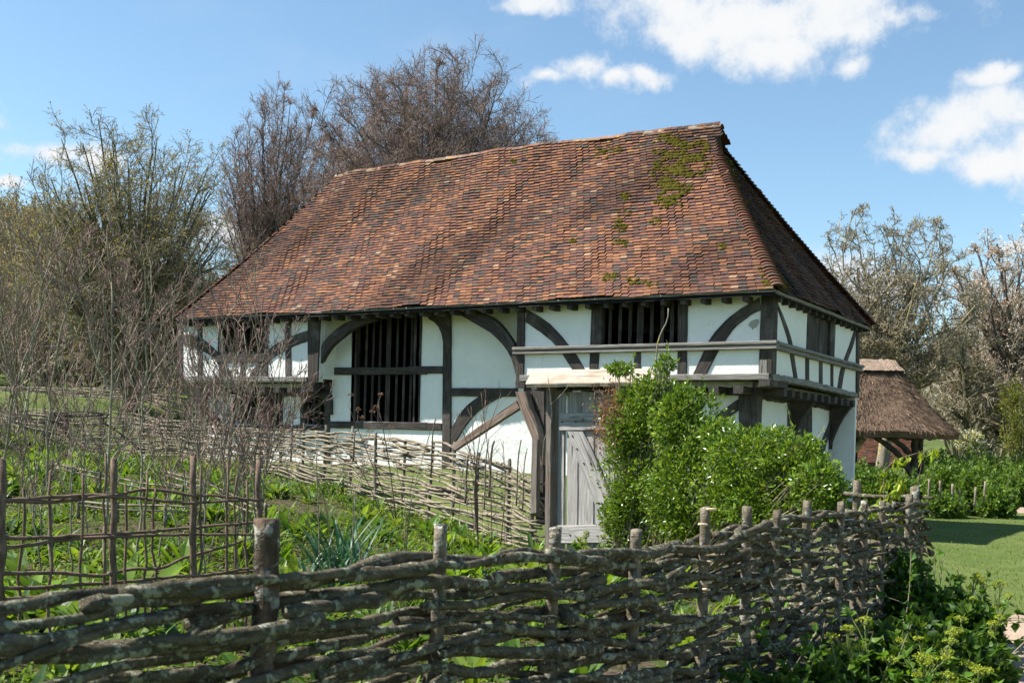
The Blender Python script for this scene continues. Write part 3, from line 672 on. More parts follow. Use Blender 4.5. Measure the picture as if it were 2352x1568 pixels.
# half-round ridge tiles
nrt = 30; xs = np.linspace(XLR - .05, XRR + .1, nrt + 1)
for k in range(nrt):
    th = np.linspace(-1.25, 1.25, 9); x0, x1 = xs[k], xs[k + 1] + .03; r0 = .135 + rng.uniform(-.006, .006); zc = lambda x: ZR - .075 + .08 * math.sin(math.pi * (x - XLR) / (XRR - XLR))
    P = np.array([[x, yr + r * math.sin(a), zc(x) + r * math.cos(a) + dzz] for x, r, dzz in ((x0, r0 + .012, .004), (x1, r0 - .006, 0)) for a in th] + [[x, yr + (r0 - .03) * math.sin(a), zc(x) + (r0 - .03) * math.cos(a)] for x in (x0,) for a in th])
    q = np.arange(8)[:, None]; F = np.vstack([np.hstack([q, q + 1, q + 10, q + 9]), np.hstack([q + 18, q + 19, q + 1, q])])
    mb = MB(); mb.add(P, {4: F}, jit((.22, .135, .09), 1, .25)); mb.build('ridge_tile', M_RIDGE, roof, smooth=False)
# bonnet tiles down the front hip, mossy on their lower edge
def bonnets(H0, H1, na, nb_, wid, sagk, dark=1.):
    hv = H1 - H0; hl = np.linalg.norm(hv); hv = hv / hl; sd = unit(np.cross(hv, unit(na + nb_))); on = np.cross(sd, hv); on = on if on[2] > 0 else -on
    mb = MB(); nb = int(hl / .1)
    for k in range(nb + 1):
        c0 = H0 + hv * (k * hl / nb) - on * (.02 + sagk * math.sin(math.pi * k / nb)); c1 = c0 + hv * .2; th = np.linspace(-1.35, 1.35, 8); wv_ = wid + rng.uniform(-.01, .01)
        P = np.array([c + sd * r * math.sin(a) + on * (r * .62 * math.cos(a) + l_) for c, r, l_ in ((c0, wv_, .035), (c1, wv_ * .5, .02)) for a in th] + [c0 + sd * wv_ * .9 * math.sin(a) + on * (wv_ * .5 * math.cos(a) + .02) for a in th])
        q = np.arange(7)[:, None]; mb.add(P, {4: np.vstack([np.hstack([q, q + 1, q + 9, q + 8]), np.hstack([q + 16, q + 17, q + 1, q])])}, jit((.14, .062, .04) if k % 3 else (.11, .06, .042), 1, .3) * dark)
    mb.build('bonnet_hip', M_TILE, roof)
H0 = np.array([XRE + .02, -.40, ZE + .02]); H1 = np.array([XG, yr - .40, ZE + HT * tg]); my = np.array([1, -1, 1.])
bonnets(H0, H1, nf, nh, .16, .05)
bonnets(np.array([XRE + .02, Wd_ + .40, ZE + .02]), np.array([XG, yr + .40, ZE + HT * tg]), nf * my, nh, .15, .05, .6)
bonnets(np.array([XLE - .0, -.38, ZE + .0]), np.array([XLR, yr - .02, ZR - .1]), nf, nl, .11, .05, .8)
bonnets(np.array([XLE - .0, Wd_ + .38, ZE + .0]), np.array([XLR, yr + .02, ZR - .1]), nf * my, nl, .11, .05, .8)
# gablet: small tiled triangle at the right end of the ridge
mb = MB(); gx = XRR + .03; hw = .5
mb.add([[gx, yr - hw, ZR - HG - .02], [gx, yr + hw, ZR - HG - .02], [gx, yr, ZR - .02]], {3: [[0, 1, 2]]}, (.06, .04, .03)); mb.build('gablet', M_TILE, Hs)
# moss cushions and lichen on the roof
m, t = new_mat('roof_moss'); p = pos(t); n1 = t.noise(p, 30, 4, .6)
finish(t, t.mix(t.mapr(n1, .3, .7), (.050, .046, .008), (.135, .112, .013)), .95, t.noise(p, 160, 3, .6), .9, .02, .1); M_MOSS = m
spots = [(1540, 330, 22, 14, 60), (1558, 352, 32, 18, 110), (1600, 345, 20, 14, 60), (1552, 380, 30, 16, 130), (1548, 405, 28, 16, 130), (1545, 430, 26, 16, 120), (1535, 455, 20, 14, 70), (1590, 372, 28, 12, 60), (1395, 352, 22, 10, 36), (1432, 496, 16, 8, 26), (1426, 515, 9, 8, 14), (1421, 548, 12, 7, 18), (1512, 508, 14, 7, 18), (1405, 632, 14, 7, 20), (1470, 648, 26, 8, 22), (1418, 652, 14, 5, 14), (1310, 552, 12, 7, 12), (1772, 648, 16, 8, 14), (1756, 622, 10, 6, 8), (1185, 378, 6, 4, 6), (620, 550, 6, 4, 8), (1605, 388, 14, 9, 26), (1660, 560, 10, 6, 6), (1440, 450, 10, 6, 8), (1615, 340, 12, 10, 30)]
CC, RR = [], []
for x, y, a, b, n_ in spots:
    for _ in range(int(n_ * 2.6)):
        g = np.clip(rng.normal(0, .7, 2), -1.6, 1.6); r = ray(x + a * g[0], y + b * g[1]); tt = np.dot(np.array([0, -.38, ZE]) - CAM, nf) / np.dot(r, nf)
        P = CAM + tt * r; v = np.dot(P - np.array([0, -.38, ZE]), upf); v2 = (math.floor(v / GAUGE) + rng.choice([.02, .1, .2, .5], p=[.4, .3, .2, .1])) * GAUGE; P = P + upf * (v2 - v); v = v2
        if math.sin(P[0] * 9 + 3 * math.sin(v * 5)) + math.sin(v * 13 + P[0] * 4) + rng.normal(0, .5) < -.15: continue
        CC.append(P + nf * (.12 * math.sin(math.pi * min(1, max(0, (P[0] - XLE) / (XRE - XLE)))) * (v / lf) ** 2 + .85 * undul(P[0], v, .3) * min(1, max(0, (rhi(v / lf) - P[0]) / 1.2)) - .055 * math.sin(math.pi * min(1, max(0, v / lf))) + .028)); RR.append(rng.uniform(.016, .05))
for k in range(150):                                        # the shaded hip is mossy along its edge
    t_ = rng.random(); P = H0 + (H1 - H0) * t_ + np.array([.06, .16 + abs(rng.normal(0, .25)), -.05]) ; P = P + nh * (np.dot(np.array([XRE, 0, ZE]) - P, nh) + .03 - .08 * math.sin(math.pi * t_)); CC.append(P); RR.append(rng.uniform(.03, .07))
CC, RR = np.array(CC), np.array(RR); N = len(CC); th = np.arange(7) * 2 * np.pi / 7; ring = np.array([1, .8, .35]); hh = np.array([0, .45, .75])
V = np.zeros((N, 22, 3)); X_, Y_ = np.array([1, 0, 0.]), upf
for q in range(3):
    rad = RR[:, None] * ring[q] * (1 + rng.uniform(-.3, .3, (N, 7)))
    V[:, q * 7:(q + 1) * 7] = CC[:, None] + rad[..., None] * (np.cos(th)[:, None] * X_ * 1.3 + np.sin(th)[:, None] * Y_ * .8) + (RR * hh[q] * .8)[:, None, None] * nf
V[:, 21] = CC + nf * (RR * .65)[:, None]
b = (np.arange(N) * 22)[:, None, None]; i = np.array([0, 7])[None, :, None]; j = np.arange(7)[None, None]
Q = np.stack([b + i + j, b + i + (j + 1) % 7, b + i + 7 + (j + 1) % 7, b + i + 7 + j], -1).reshape(-1, 4)
T3 = np.stack([b[..., 0] + 14 + np.arange(7), b[..., 0] + 14 + (np.arange(7) + 1) % 7, np.broadcast_to(b[..., 0] + 21, (N, 7))], -1).reshape(-1, 3)
mb = MB(); mb.add(V.reshape(-1, 3), {4: Q, 3: T3}); mb.build('moss', M_MOSS, roof, smooth=True)
# ------------------------------------------------------------------ wattle fences
def on_pl(x, y, P0, n):
    r = ray(x, y); return CAM + np.dot(np.asarray(P0) - CAM, n) / np.dot(r, n) * r
M_BARK = bark('lichened_hazel_bark', (.042, .034, .021), (.145, .122, .080), (.29, .285, .20), .58, 1.3, 1.0, (.34, .355, .30))
M_POSTB = bark('weathered_stake_bark', (.085, .068, .046), (.24, .20, .145), (.34, .33, .28), .5, .8, 1.0, (.50, .50, .45))
M_ROD = bark('dry_hazel_rod', (.155, .125, .088), (.35, .295, .22), (.25, .255, .18), .42, .9, .6)
M_STICK = bark('brown_stick', (.105, .066, .045), (.225, .155, .115), None, .3, 1.2, .5)
M_STUMP = bark('peeling_dark_bark', (.040, .027, .018), (.15, .105, .072), (.30, .285, .235), .40, .7, 1.2, (.46, .46, .40))
class Line:
    def __init__(s, pts, base, top):
        s.P = smooth_path(np.array(pts, float), 400); d = np.r_[0, np.cumsum(np.linalg.norm(np.diff(s.P, axis=0), axis=1))]; s.d, s.L = d, d[-1]
        T = unit(np.gradient(s.P, axis=0)); s.S = np.stack([T[:, 1], -T[:, 0]], 1); s.base, s.top = base, top
    def at(s, q):
        q = np.asarray(q, float); i = lambda A: np.interp(q, s.d, A) 
        ex = np.clip(q - s.L, 0, None) + np.clip(q, None, 0)
        T0 = unit(s.P[-1] - s.P[-2])
        return np.stack([i(s.P[:, 0]) + ex * T0[0], i(s.P[:, 1]) + ex * T0[1]], -1), np.stack([i(s.S[:, 0]), i(s.S[:, 1])], -1)
def stake(P, h, r, lean, mat, parent, k=10, below=.25, knob=True, top=None, name='post', n=12, rough=.05):
    t = np.linspace(0, 1, n); C_ = np.stack([P[0] + lean[0] * t * h, P[1] + lean[1] * t * h, P[2] - below + t * (h + below)], 1)
    C_[:, :2] += np.cumsum(rng.normal(0, r * .06, (n, 2)), 0)
    rad = r * (1.08 - .16 * t) * (1 + rng.uniform(-.05, .05, n))
    if knob: rad[n // 2 + int(rng.integers(-1, 3))] *= 1.15
    mb = tubes(C_, rad, k, None, True, rough); V = mb.v[0]
    V[-k:, 2] += rng.uniform(-.3, .3) * r * np.cos(np.arange(k) * 2 * np.pi / k)
    o = mb.build(name, mat, parent, smooth=True); return o, C_
def wattle(fence, ln, spacing, posts, rows, rr, rl, mat_rod, mat_post, wob=.02, amp=None, seg=.07, k=8, pr=.035, ptop=(.1, .2), phase=0., drop=0.05, diag=.03, near=None, end_over=.12, drooping=0.):
    """posts: distances along the line; rods woven in and out of them"""
    for q in posts:
        xy, S_ = ln.at(q); z0, z1 = ln.base(*xy), ln.top(q); r = pr * rng.uniform(.82, 1.18)
        stake(np.array([*xy, z0]), z1 - z0 + rng.uniform(*ptop), r, rng.normal(0, .025, 2), mat_post, fence, k=max(k, 9))
    rods = []
    q0 = posts[0]
    for i in range(rows):
        s = -rng.uniform(0, rl[0]) * .8; h = (i + .5) / rows
        while s < ln.L + end_over * .5:
            if rng.random() < drop: s += rng.uniform(.3, .9); continue
            le = rng.uniform(*rl); a, b = max(s, -end_over * rng.uniform(.2, 1)), min(s + le, ln.L + end_over * rng.uniform(.2, 1)); s += le * .9
            if b - a < .25: continue
            n = max(6, int((b - a) / seg)); q = np.linspace(a, b, n); xy, S_ = ln.at(q); r0 = rng.uniform(*rr); rad = r0 * np.linspace(1.1, rng.uniform(.55, .85), n) * (1 + rng.uniform(-.06, .06, n))
            if rng.random() < .5: rad = rad[::-1]
            A = (amp or pr) + r0 * .6
            off = A * np.cos(np.pi * ((q - q0) / spacing + i + phase)) + np.cumsum(rng.normal(0, .004, n))
            zb, zt = np.array([ln.base(*p) for p in xy]), np.array([ln.top(v) for v in q])
            hh = h + diag * rng.normal() * np.linspace(-1, 1, n)
            z = zb + (zt - zb) * np.clip(hh, .01, 1.02) + wob * np.sin(q * rng.uniform(1.2, 3.2) + rng.uniform(0, 6)) + wob * .5 * np.sin(q * rng.uniform(4, 8) + rng.uniform(0, 6)) + rng.normal(0, wob * .3)
            rods.append((np.c_[xy + S_ * off[:, None], z], rad))
    key = lambda P: min(np.linalg.norm(P[0] - CAM), np.linalg.norm(P[-1] - CAM), np.linalg.norm(P[len(P) // 2] - CAM))
    rods.sort(key=lambda t_: key(t_[0])); rest = MB()
    for j, (P, rad) in enumerate(rods):
        mb = tubes(P, rad, k, None, True, .07)
        if j < 98: mb.build('woven_rod', mat_rod, fence, smooth=True)
        else: rest.merge(mb)
    if rest.n: tag(rest.build('woven_rods', mat_rod, fence, smooth=True), kind='stuff')
# foreground fence, straight from the camera's left to the corner by the lawn
fl = np.linalg.norm(FB - FA); F0_ = FA - FD * 1.5
tops = np.array([(-700, .485), (0, .485), (300, .50), (640, .495), (1000, .50), (1120, .485), (1250, .47), (1350, .44), (1460, .43), (1610, .46), (1715, .485), (1850, .49), (2020, .50), (2110, .50)])
def prj(P):
    d = np.asarray(P, float) - CAM; dep = d @ AXV; u, w = (d @ AXR) / dep * FPX, -d[2] / dep * FPX; c, s = math.cos(ROLL), math.sin(ROLL)
    return 1176 + c * u - s * w, HOR + s * u + c * w
qs = np.linspace(0, fl + 1.5, 200); xq = []
for q in qs:
    P = F0_ + FD * q; d = P - CAM[:2]; dep = d @ AXV[:2]
    xq.append(1176 + (d @ AXR[:2]) / dep * FPX if dep > .3 else -9999)
xq = np.array(xq); zt = np.interp(xq, tops[:, 0], tops[:, 1])
front = empty('wattle_fence', (*FA, -.72)); tag(front, 'rough foreground wattle fence of thick lichen-covered branches with sawn stakes', 'wattle fence', 'wattle fences')
LF = Line([F0_, FB], lambda x, y: -.76, lambda q: float(np.interp(q, qs, zt)))
fposts = [float(np.interp(x, xq, qs)) for x in (-620, -60, 622, 1010, 1272, 1460, 1617, 1714, 1783, 1855, 1932, 1984, 2026, 2092)]
sp = float(np.mean(np.diff(fposts[2:12])))
tilt = {622: .02}
ptops = [.12, .14, .20, .14, .125, .11, .165, .125, .09, .13, .10, .09, .07, .10]
for q, h in zip(fposts, ptops):
    xy, S_ = LF.at(q); z1 = LF.top(q)
    o, C_ = stake(np.array([*xy, -.74]), z1 + .74 + h - .02, (.042 if q < fposts[2] + .1 else rng.uniform(.027, .033)), FD * rng.uniform(-.01, .045), M_STUMP if q < fposts[2] + .1 else M_POSTB, front, k=16, n=26, rough=.09)
rods = []
def lat(q, par): 
    """sideways weave past the actual stakes"""
    i = np.interp(q, fposts, np.arange(len(fposts))); return np.cos(np.pi * (i + par))
for i in range(38):
    h0 = (i + .6) / 38; s = -rng.uniform(0, .6)
    while s < LF.L + .02:
        le = rng.uniform(1.1, 2.4); a, b = max(s, 0), min(s + le, LF.L + rng.uniform(.04, .2)); s += le * rng.uniform(.74, .92)
        if i < 35 and a < 2.6 and rng.random() < .12: continue
        if b - a < .4: continue
        n = int((b - a) / .045); q = np.linspace(a, b, n); xy, S_ = LF.at(q)
        r0 = (rng.uniform(.0145, .028) if i < 35 else rng.uniform(.020, .026)) * (1 - .27 * min(1, max(0, (a - 3) / 4))); rad = r0 * np.linspace(1.12, rng.uniform(.6, .85), n) * (1 + np.convolve(rng.uniform(-.26, .26, n), [.25, .5, .25], 'same'))
        if rng.random() < .35: rad = rad[::-1]
        off = (.040 + r0 * .75) * lat(q, i) + np.cumsum(rng.normal(0, .0045, n)) + .008 * np.sin(q * rng.uniform(9, 16) + rng.uniform(0, 6))
        zt_ = np.array([LF.top(v) for v in q]); tl = rng.normal(0, .04) - .012
        hz = h0 + (tl * np.linspace(-1, 1, n) if i < 34 else 0)
        if i >= 36: hz = np.full(n, 1.0)
        z = -.74 + (zt_ + .74) * np.clip(hz, .02, 1.0) + .018 * np.sin(q * rng.uniform(1.5, 3.4) + rng.uniform(0, 6)) + (.006 + .010 * min(1, max(0, (a - 2) / 3))) * np.sin(q * rng.uniform(5, 11) + rng.uniform(0, 6)) - r0
        rods.append((np.c_[xy + S_ * off[:, None], z], rad, np.linalg.norm(xy.mean(0) - CAM[:2]) / r0))
rods.sort(key=lambda t_: t_[2]); rest = MB()
for j, (P, rad, _) in enumerate(rods):
    P = P + np.convolve(rng.normal(0, 1, len(P)), [.3, .4, .3], 'same')[:, None] * np.array([.002, .002, .004]); kn = rng.random(len(P)) < .06; rad = rad * np.where(kn, rng.uniform(1.1, 1.3, len(P)), 1); mb = tubes(P, rad, 12, None, True, .11)
    for _k in range(2):                                     # snags where side shoots were cut
        e = int(rng.integers(len(P) // 4, 3 * len(P) // 4)); dr = unit(rng.normal(size=3) + [0, 0, .2]); mb.merge(tubes(np.array([P[e], P[e] + dr * rad[e] * 1.2, P[e] + dr * (rad[e] + rng.uniform(.012, .035))]), np.array([.5, .36, .28]) * rad[e], 6))
    if j < 98: mb.build('woven_rod', M_BARK, front, smooth=True)
    else: rest.merge(mb)
if rest.n: tag(rest.build('woven_rods', M_BARK, front, smooth=True), kind='stuff')
# bracket fungi on one stake
m, t = new_mat('bracket_fungus'); p = pos(t); finish(t, t.mix(t.noise(p, 60, 4), (.55, .36, .19), (.72, .60, .46)), .8, t.noise(p, 120, 3), .4, .005)
for dx, y, w_ in ((17, 1168, .026), (-3, 1203, .024), (15, 1272, .025), (9, 1288, .022), (9, 1335, .018), (5, 1352, .02)):
    xy, _ = LF.at(fposts[6]); c = at_depth(1617 + dx, y, float((np.array([*xy, 0]) - CAM) @ AXV) - .05)
    th = np.linspace(0, 2 * np.pi, 12, endpoint=False); rr_ = w_ * (1 + .15 * np.sin(3 * th)); dn = AXV * .02
    top = np.stack([c + AXR * r * math.cos(a) - AXV * (r * .7 * math.sin(a)) + [0, 0, .004] for r, a in zip(rr_, th)]); bot = top * 1; bot[:, 2] -= .012; mid = (top + bot) / 2 + (top - c) * .12
    mb = MB(); mb.add(np.vstack([top, mid, bot]), {12: [list(range(12)), list(range(35, 23, -1))], 4: [[a + o, a + o + 12, (a + 1) % 12 + o + 12, (a + 1) % 12 + o] for a in range(12) for o in (0, 12)]}); mb.build('bracket_fungus', m, front, smooth=True)
# gate line: back fence on the left, gate, return fence to the corner
def wpt(r, d): return CAM[:2] + AXR[:2] * r + AXV[:2] * d
GD = (.75 * AXR - .66 * AXV); GD = GD / np.linalg.norm(GD); GN = np.array([GD[1], -GD[0], 0]); GN = GN if GN @ (CAM - np.array([*GATE, 0])) > 0 else -GN
G0 = np.array([*GATE, -.75])
bpts = [(1236, 1098, 16.1), (1150, 1062, 16.9), (1000, 1020, 18.6), (880, 1001, 20.3), (750, 990, 22.6), (620, 986, 24.6), (450, 968, 26.6), (300, 952, 28.2), (120, 944, 29.4), (-150, 938, 31), (-500, 925, 34)]
B3 = [at_depth(*b) for b in bpts]; BL = Line([b[:2] for b in B3], lambda x, y: float(gz(x, y)), None)
bd_ = np.r_[0, np.cumsum([np.linalg.norm(B3[i + 1][:2] - B3[i][:2]) for i in range(len(B3) - 1)])]; BL.top = lambda q: float(np.interp(q, bd_ * BL.L / bd_[-1], [b[2] for b in B3]))
back = empty('wattle_fence', (*B3[0][:2], -.72)); tag(back, 'long sunlit wattle fence of pale rods running below the white farmhouse wall', 'wattle fence', 'wattle fences')
def pick(fn, xs):
    qq = np.linspace(0, fn.L, 600); xx = np.array([prj(np.array([*fn.at(q)[0], .5]))[0] for q in qq]); o = np.argsort(xx); return [float(np.interp(x, xx[o], qq[o])) for x in xs]
bp = pick(BL, [1225, 1168, 1096, 1040, 984, 925, 867, 805, 744, 694, 645, 600, 555, 510, 470, 430, 385, 330, 280, 230, 190, 150, 100, 60, 20, -60, -140, -220])
wattle(back, BL, .95, bp[::1], 32, (.013, .026), (2.0, 3.6), M_ROD, M_POSTB, wob=.022, seg=.16, k=6, pr=.030, ptop=(-.06, .2), drop=.07, diag=.03)
for x, y0, y1, d, r in ((1116, 1008, 1110, 16.9, .011), (1073, 1030, 1095, 17.6, .02), (1128, 1010, 1080, 16.8, .02), (815, 985, 1000, 21, .02), (672, 935, 1000, 23.5, .018), (994, 960, 1030, 18.4, .012), (1190, 1010, 1100, 16.4, .012), (1204, 1030, 1110, 16.3, .01)):
    P = smooth_path([at_depth(x - 4, y1 + 60, d), at_depth(x, (y0 + y1) / 2, d), at_depth(x + 7, y0, d)], 8); tubes(P, np.linspace(r * 1.1, r * .8, 8), 7, None, True, .08).build('upright_stick', M_POSTB, back, smooth=True)
cpt = [wpt(1.30, 15.1), wpt(2.1, 13.2), wpt(2.95, 11.2), (FB + FD * .05)]
RT = Line(cpt, lambda x, y: -.74, lambda q: .20 + .34 * min(1, q / 4.5))
ret = empty('wattle_fence', (*cpt[1], -.72)); tag(ret, 'short wattle fence returning from the corner into the green bush', 'wattle fence', 'wattle fences')
wattle(ret, RT, .8, list(np.arange(.3, RT.L + .05, .8)), 19, (.017, .026), (1.8, 3.2), M_BARK, M_POSTB, wob=.02, seg=.1, k=8, pr=.036, ptop=(.10, .2), drop=.08)
# far wattle fence beyond, on the rising ground
fp = [at_depth(-200, 900, 42), at_depth(60, 898, 40), at_depth(260, 902, 38), at_depth(480, 930, 36)]
fx = [p[:2] for p in fp]; FRL = Line(fx, lambda x, y: float(gz(x, y)), None); FRL.top = lambda q: float(np.interp(q, np.linspace(0, FRL.L, 4), [p[2] + .15 for p in fp]))
fb_ = empty('wattle_fence', (*fx[1], float(gz(*fx[1])))); tag(fb_, 'distant low wattle fence on the grass slope left of the farmhouse', 'wattle fence', 'wattle fences')
wattle(fb_, FRL, 1.0, list(np.arange(.3, FRL.L, 1.3)), 17, (.016, .026), (2.5, 4.0), M_ROD, M_POSTB, wob=.02, seg=.3, k=5, pr=.04, ptop=(.05, .2), drop=.1)
# ------------------------------------------------------------------ open rod trellis in the garden, near left
tr = empty('rod_trellis', at_depth(300, 1500, 8.0)); tag(tr, 'open trellis of thin brown rods tied across four stakes', 'trellis')
TP = lambda x, y, o=0.: at_depth(x, y, 7.6 + (x / 600) * 1.3 + o)
for x, y0, w_ in ((4, 1052, .030), (258, 1052, .026), (440, 1046, .026), (591, 1055, .024)):
    a = TP(x, 1600); b = TP(x + (4 if x > 100 else 0), y0); a[2] = -.95; P = resample([a, b], 9); P[1:-1, :2] += rng.normal(0, .006, (7, 2))
    tubes(P, np.linspace(w_ * 1.1, w_ * .9, 9), 9, None, True, .04).build('post', M_STICK, tr, smooth=True)
for x, y0 in ((49, 1120), (114, 1080), (192, 1090), (240, 1040), (291, 1110), (330, 1080), (349, 1120), (459, 1070), (520, 1060), (539, 1090), (569, 1100)):
    a = TP(x - 3, 1560); b = TP(x + rng.uniform(-4, 10), y0); a[2] = -.9; P = resample([a, b], 10); P[1:-1, :2] += rng.normal(0, .010, (8, 2))
    tubes(P, np.linspace(.013, .009, 10), 6, None, True, .06).build('upright_rod', M_STICK, tr, smooth=True)
for pts in ([(-40, 1152), (60, 1148), (200, 1142), (260, 1145), (350, 1130), (440, 1143), (500, 1146), (606, 1158)], [(-40, 1144), (60, 1152), (170, 1150), (260, 1140), (340, 1146), (440, 1152), (606, 1143)],
            [(-40, 1234), (60, 1234), (180, 1228), (300, 1222), (440, 1210), (520, 1202), (600, 1195)], [(-40, 1264), (60, 1252), (160, 1237), (260, 1229), (440, 1221), (600, 1222)],
            [(-40, 1318), (60, 1314), (150, 1315), (230, 1321), (300, 1308), (370, 1306), (430, 1281), (510, 1262), (560, 1245)], [(-40, 1350), (100, 1348), (250, 1340), (433, 1327), (510, 1318), (600, 1312)], [(-40, 1380), (150, 1372), (260, 1357), (333, 1343), (440, 1330), (600, 1300)]):
    P = smooth_path([TP(x, y, .03 * (-1) ** i) for i, (x, y) in enumerate(pts)], 40); P[:, 2] += np.cumsum(rng.normal(0, .0025, 40))
    tubes(P, np.linspace(.0155, .010, 40), 7, None, True, .06).build('cross_rod', M_STICK, tr, smooth=True)
# low edging hurdles inside the garden
def edging(pts, n, lab):
    e = empty('bed_edging', at_depth(*pts[0])); tag(e, lab, 'bed edging', 'low bed edgings of pale rods')
    for k in range(n):
        P = smooth_path([at_depth(x + rng.uniform(-6, 6), y + k * 11 + rng.uniform(-3, 3), d) for x, y, d in pts], 26)
        tubes(P, np.linspace(.016, .011, 26), 6, None, True, .08).build('woven_rod', M_ROD, e, smooth=True)
    for j in range(len(pts)):
        x, y, d = pts[j]; P = np.array([at_depth(x, y - 8, d), at_depth(x, y + n * 14 + 14, d)]); tubes(resample(P, 5), np.full(5, .02), 7, None, True).build('peg', M_POSTB, e, smooth=True)
edging([(120, 1062, 15.5), (230, 1090, 15.2), (330, 1106, 14.8), (420, 1120, 14.4)], 2, 'low edging of two pale rods bending across the left garden bed')
edging([(380, 1082, 16.5), (470, 1110, 16), (560, 1144, 15.2), (610, 1162, 14.6)], 3, 'low edging of pale rods sloping towards the foreground stake')
edging([(180, 1148, 12.5), (270, 1158, 12.3), (380, 1164, 12.2), (470, 1170, 12.2)], 2, 'low rod edging behind the trellis in the middle of the bed')
# ------------------------------------------------------------------ gate
gt = empty('garden_gate', G0); tag(gt, 'weathered plank garden gate under a pale log cap beside green bush', 'gate')
def z6(x, y): return (1500 + x / 2.24) * .784, (950 + y / 2.24) * .784
def z2(x, y): return (1200 + x / 2.851) * .784, (800 + y / 2.851) * .784
def gb(name, A, B, off, back, mat, parent=gt, conv=z6, **k):
    O = G0 + GN * off; A = [on_pl(*conv(*p), O, GN) for p in A]; B = [on_pl(*conv(*p), O, GN) for p in B]
    return band(A, B, GN, back, **k).build(name, mat, parent)
M_GPOST = wood('gate_post_oak', (.12, .10, .085), (.25, .215, .185), (.19, .13, .10))
gp = gb('gate_post', [(222, 392), (210, 1700)], [(262, 398), (246, 1700)], .10, .2, M_GPOST)
door = empty('door', (0, 0, 0)); door.parent = gt
xs_ = [300, 357, 440, 545, 645, 740]
for i in range(5):
    gb('board', [(xs_[i] + 3, 440 + rng.uniform(0, 25)), (xs_[i] - 8 + (6 if i == 1 else 0), 1600)], [(xs_[i + 1] - 3 - (6 if i == 0 else 0), 445), (xs_[i + 1] - 11 - (8 if i == 0 else 0), 1600)], rng.uniform(-.006, .004), .03, M_DOOR, door, wob=.003)
gb('ledge', [(312, 583), (740, 572)], [(310, 698), (740, 690)], .05, .03, M_DOOR, door); gb('ledge', [(296, 1318), (740, 1310)], [(292, 1440), (740, 1432)], .05, .03, M_DOOR, door)
gb('diagonal_brace', [(462, 702), (545, 880), (655, 1180), (690, 1310)], [(358, 700), (430, 900), (545, 1190), (600, 1314)], .048, .03, M_DOOR, door)
O = G0 + GN * .02
gb('lintel', [(150, 385), (900, 380)], [(150, 432), (900, 425)], -.02, .14, M_TIMBER)
a0, a1 = on_pl(1207, 880, G0 + GN * .34, GN), on_pl(1500, 876, G0 + GN * .34, GN); b0, b1 = on_pl(1222, 851, G0 - GN * .14, GN), on_pl(1508, 846, G0 - GN * .14, GN)
nn = unit(np.cross(a1 - a0, b0 - a0)); nn = nn if nn[2] > 0 else -nn
band([b0, (b0 * 2 + b1) / 3 + nn * .01, b1], [a0, (a0 * 2 + a1) / 3, a1], nn, .06, n=16, wob=.012).build('log_cap', M_PALE, gt)
gb('curved_brace', [(880, 990), (920, 1130), (980, 1280), (1030, 1420), (1050, 1600)], [(962, 985), (1002, 1130), (1055, 1250), (1085, 1390), (1110, 1600)], -.08, .12, M_BROWN, conv=z2)
gb('back_post', [(985, 985), (1040, 1560), (1050, 2100)], [(1128, 985), (1122, 1560), (1120, 2100)], -.22, .12, M_TIMBER, conv=z2)
gb('raking_strut', [(885, 1066), (600, 1262), (330, 1444)], [(918, 1130), (640, 1312), (380, 1480)], -.14, .06, M_BROWN, conv=z2)
gb('side_post', [(1018, 1388), (1005, 2000)], [(1072, 1388), (1060, 2000)], .06, .07, M_GPOST, conv=z2)
for k in range(14):                                          # nail heads
    x, y = [(395, 730), (425, 815), (470, 910), (515, 912), (560, 1040), (600, 1110), (420, 640), (465, 625), (540, 640), (330, 640), (380, 1380), (500, 1370), (560, 1385), (640, 1170)][k]
    c = on_pl(*z6(x, y), G0 + GN * .054, GN); mb = MB(); s_ = .008; box(mb, c - s_, c + s_); mb.build('nail', M_DARK, door)
# long brown plank lying against the back fence
P0, P1 = at_depth(985, 1112, 19.3), at_depth(1075, 1140, 18.3); band([P0, P1], [P0 - [0, 0, .14], P1 - [0, 0, .16]], GN, .03).build('plank', M_BROWN, None)
tag(bpy.data.objects['plank'], 'brown plank propped low against the pale wattle fence', 'plank')
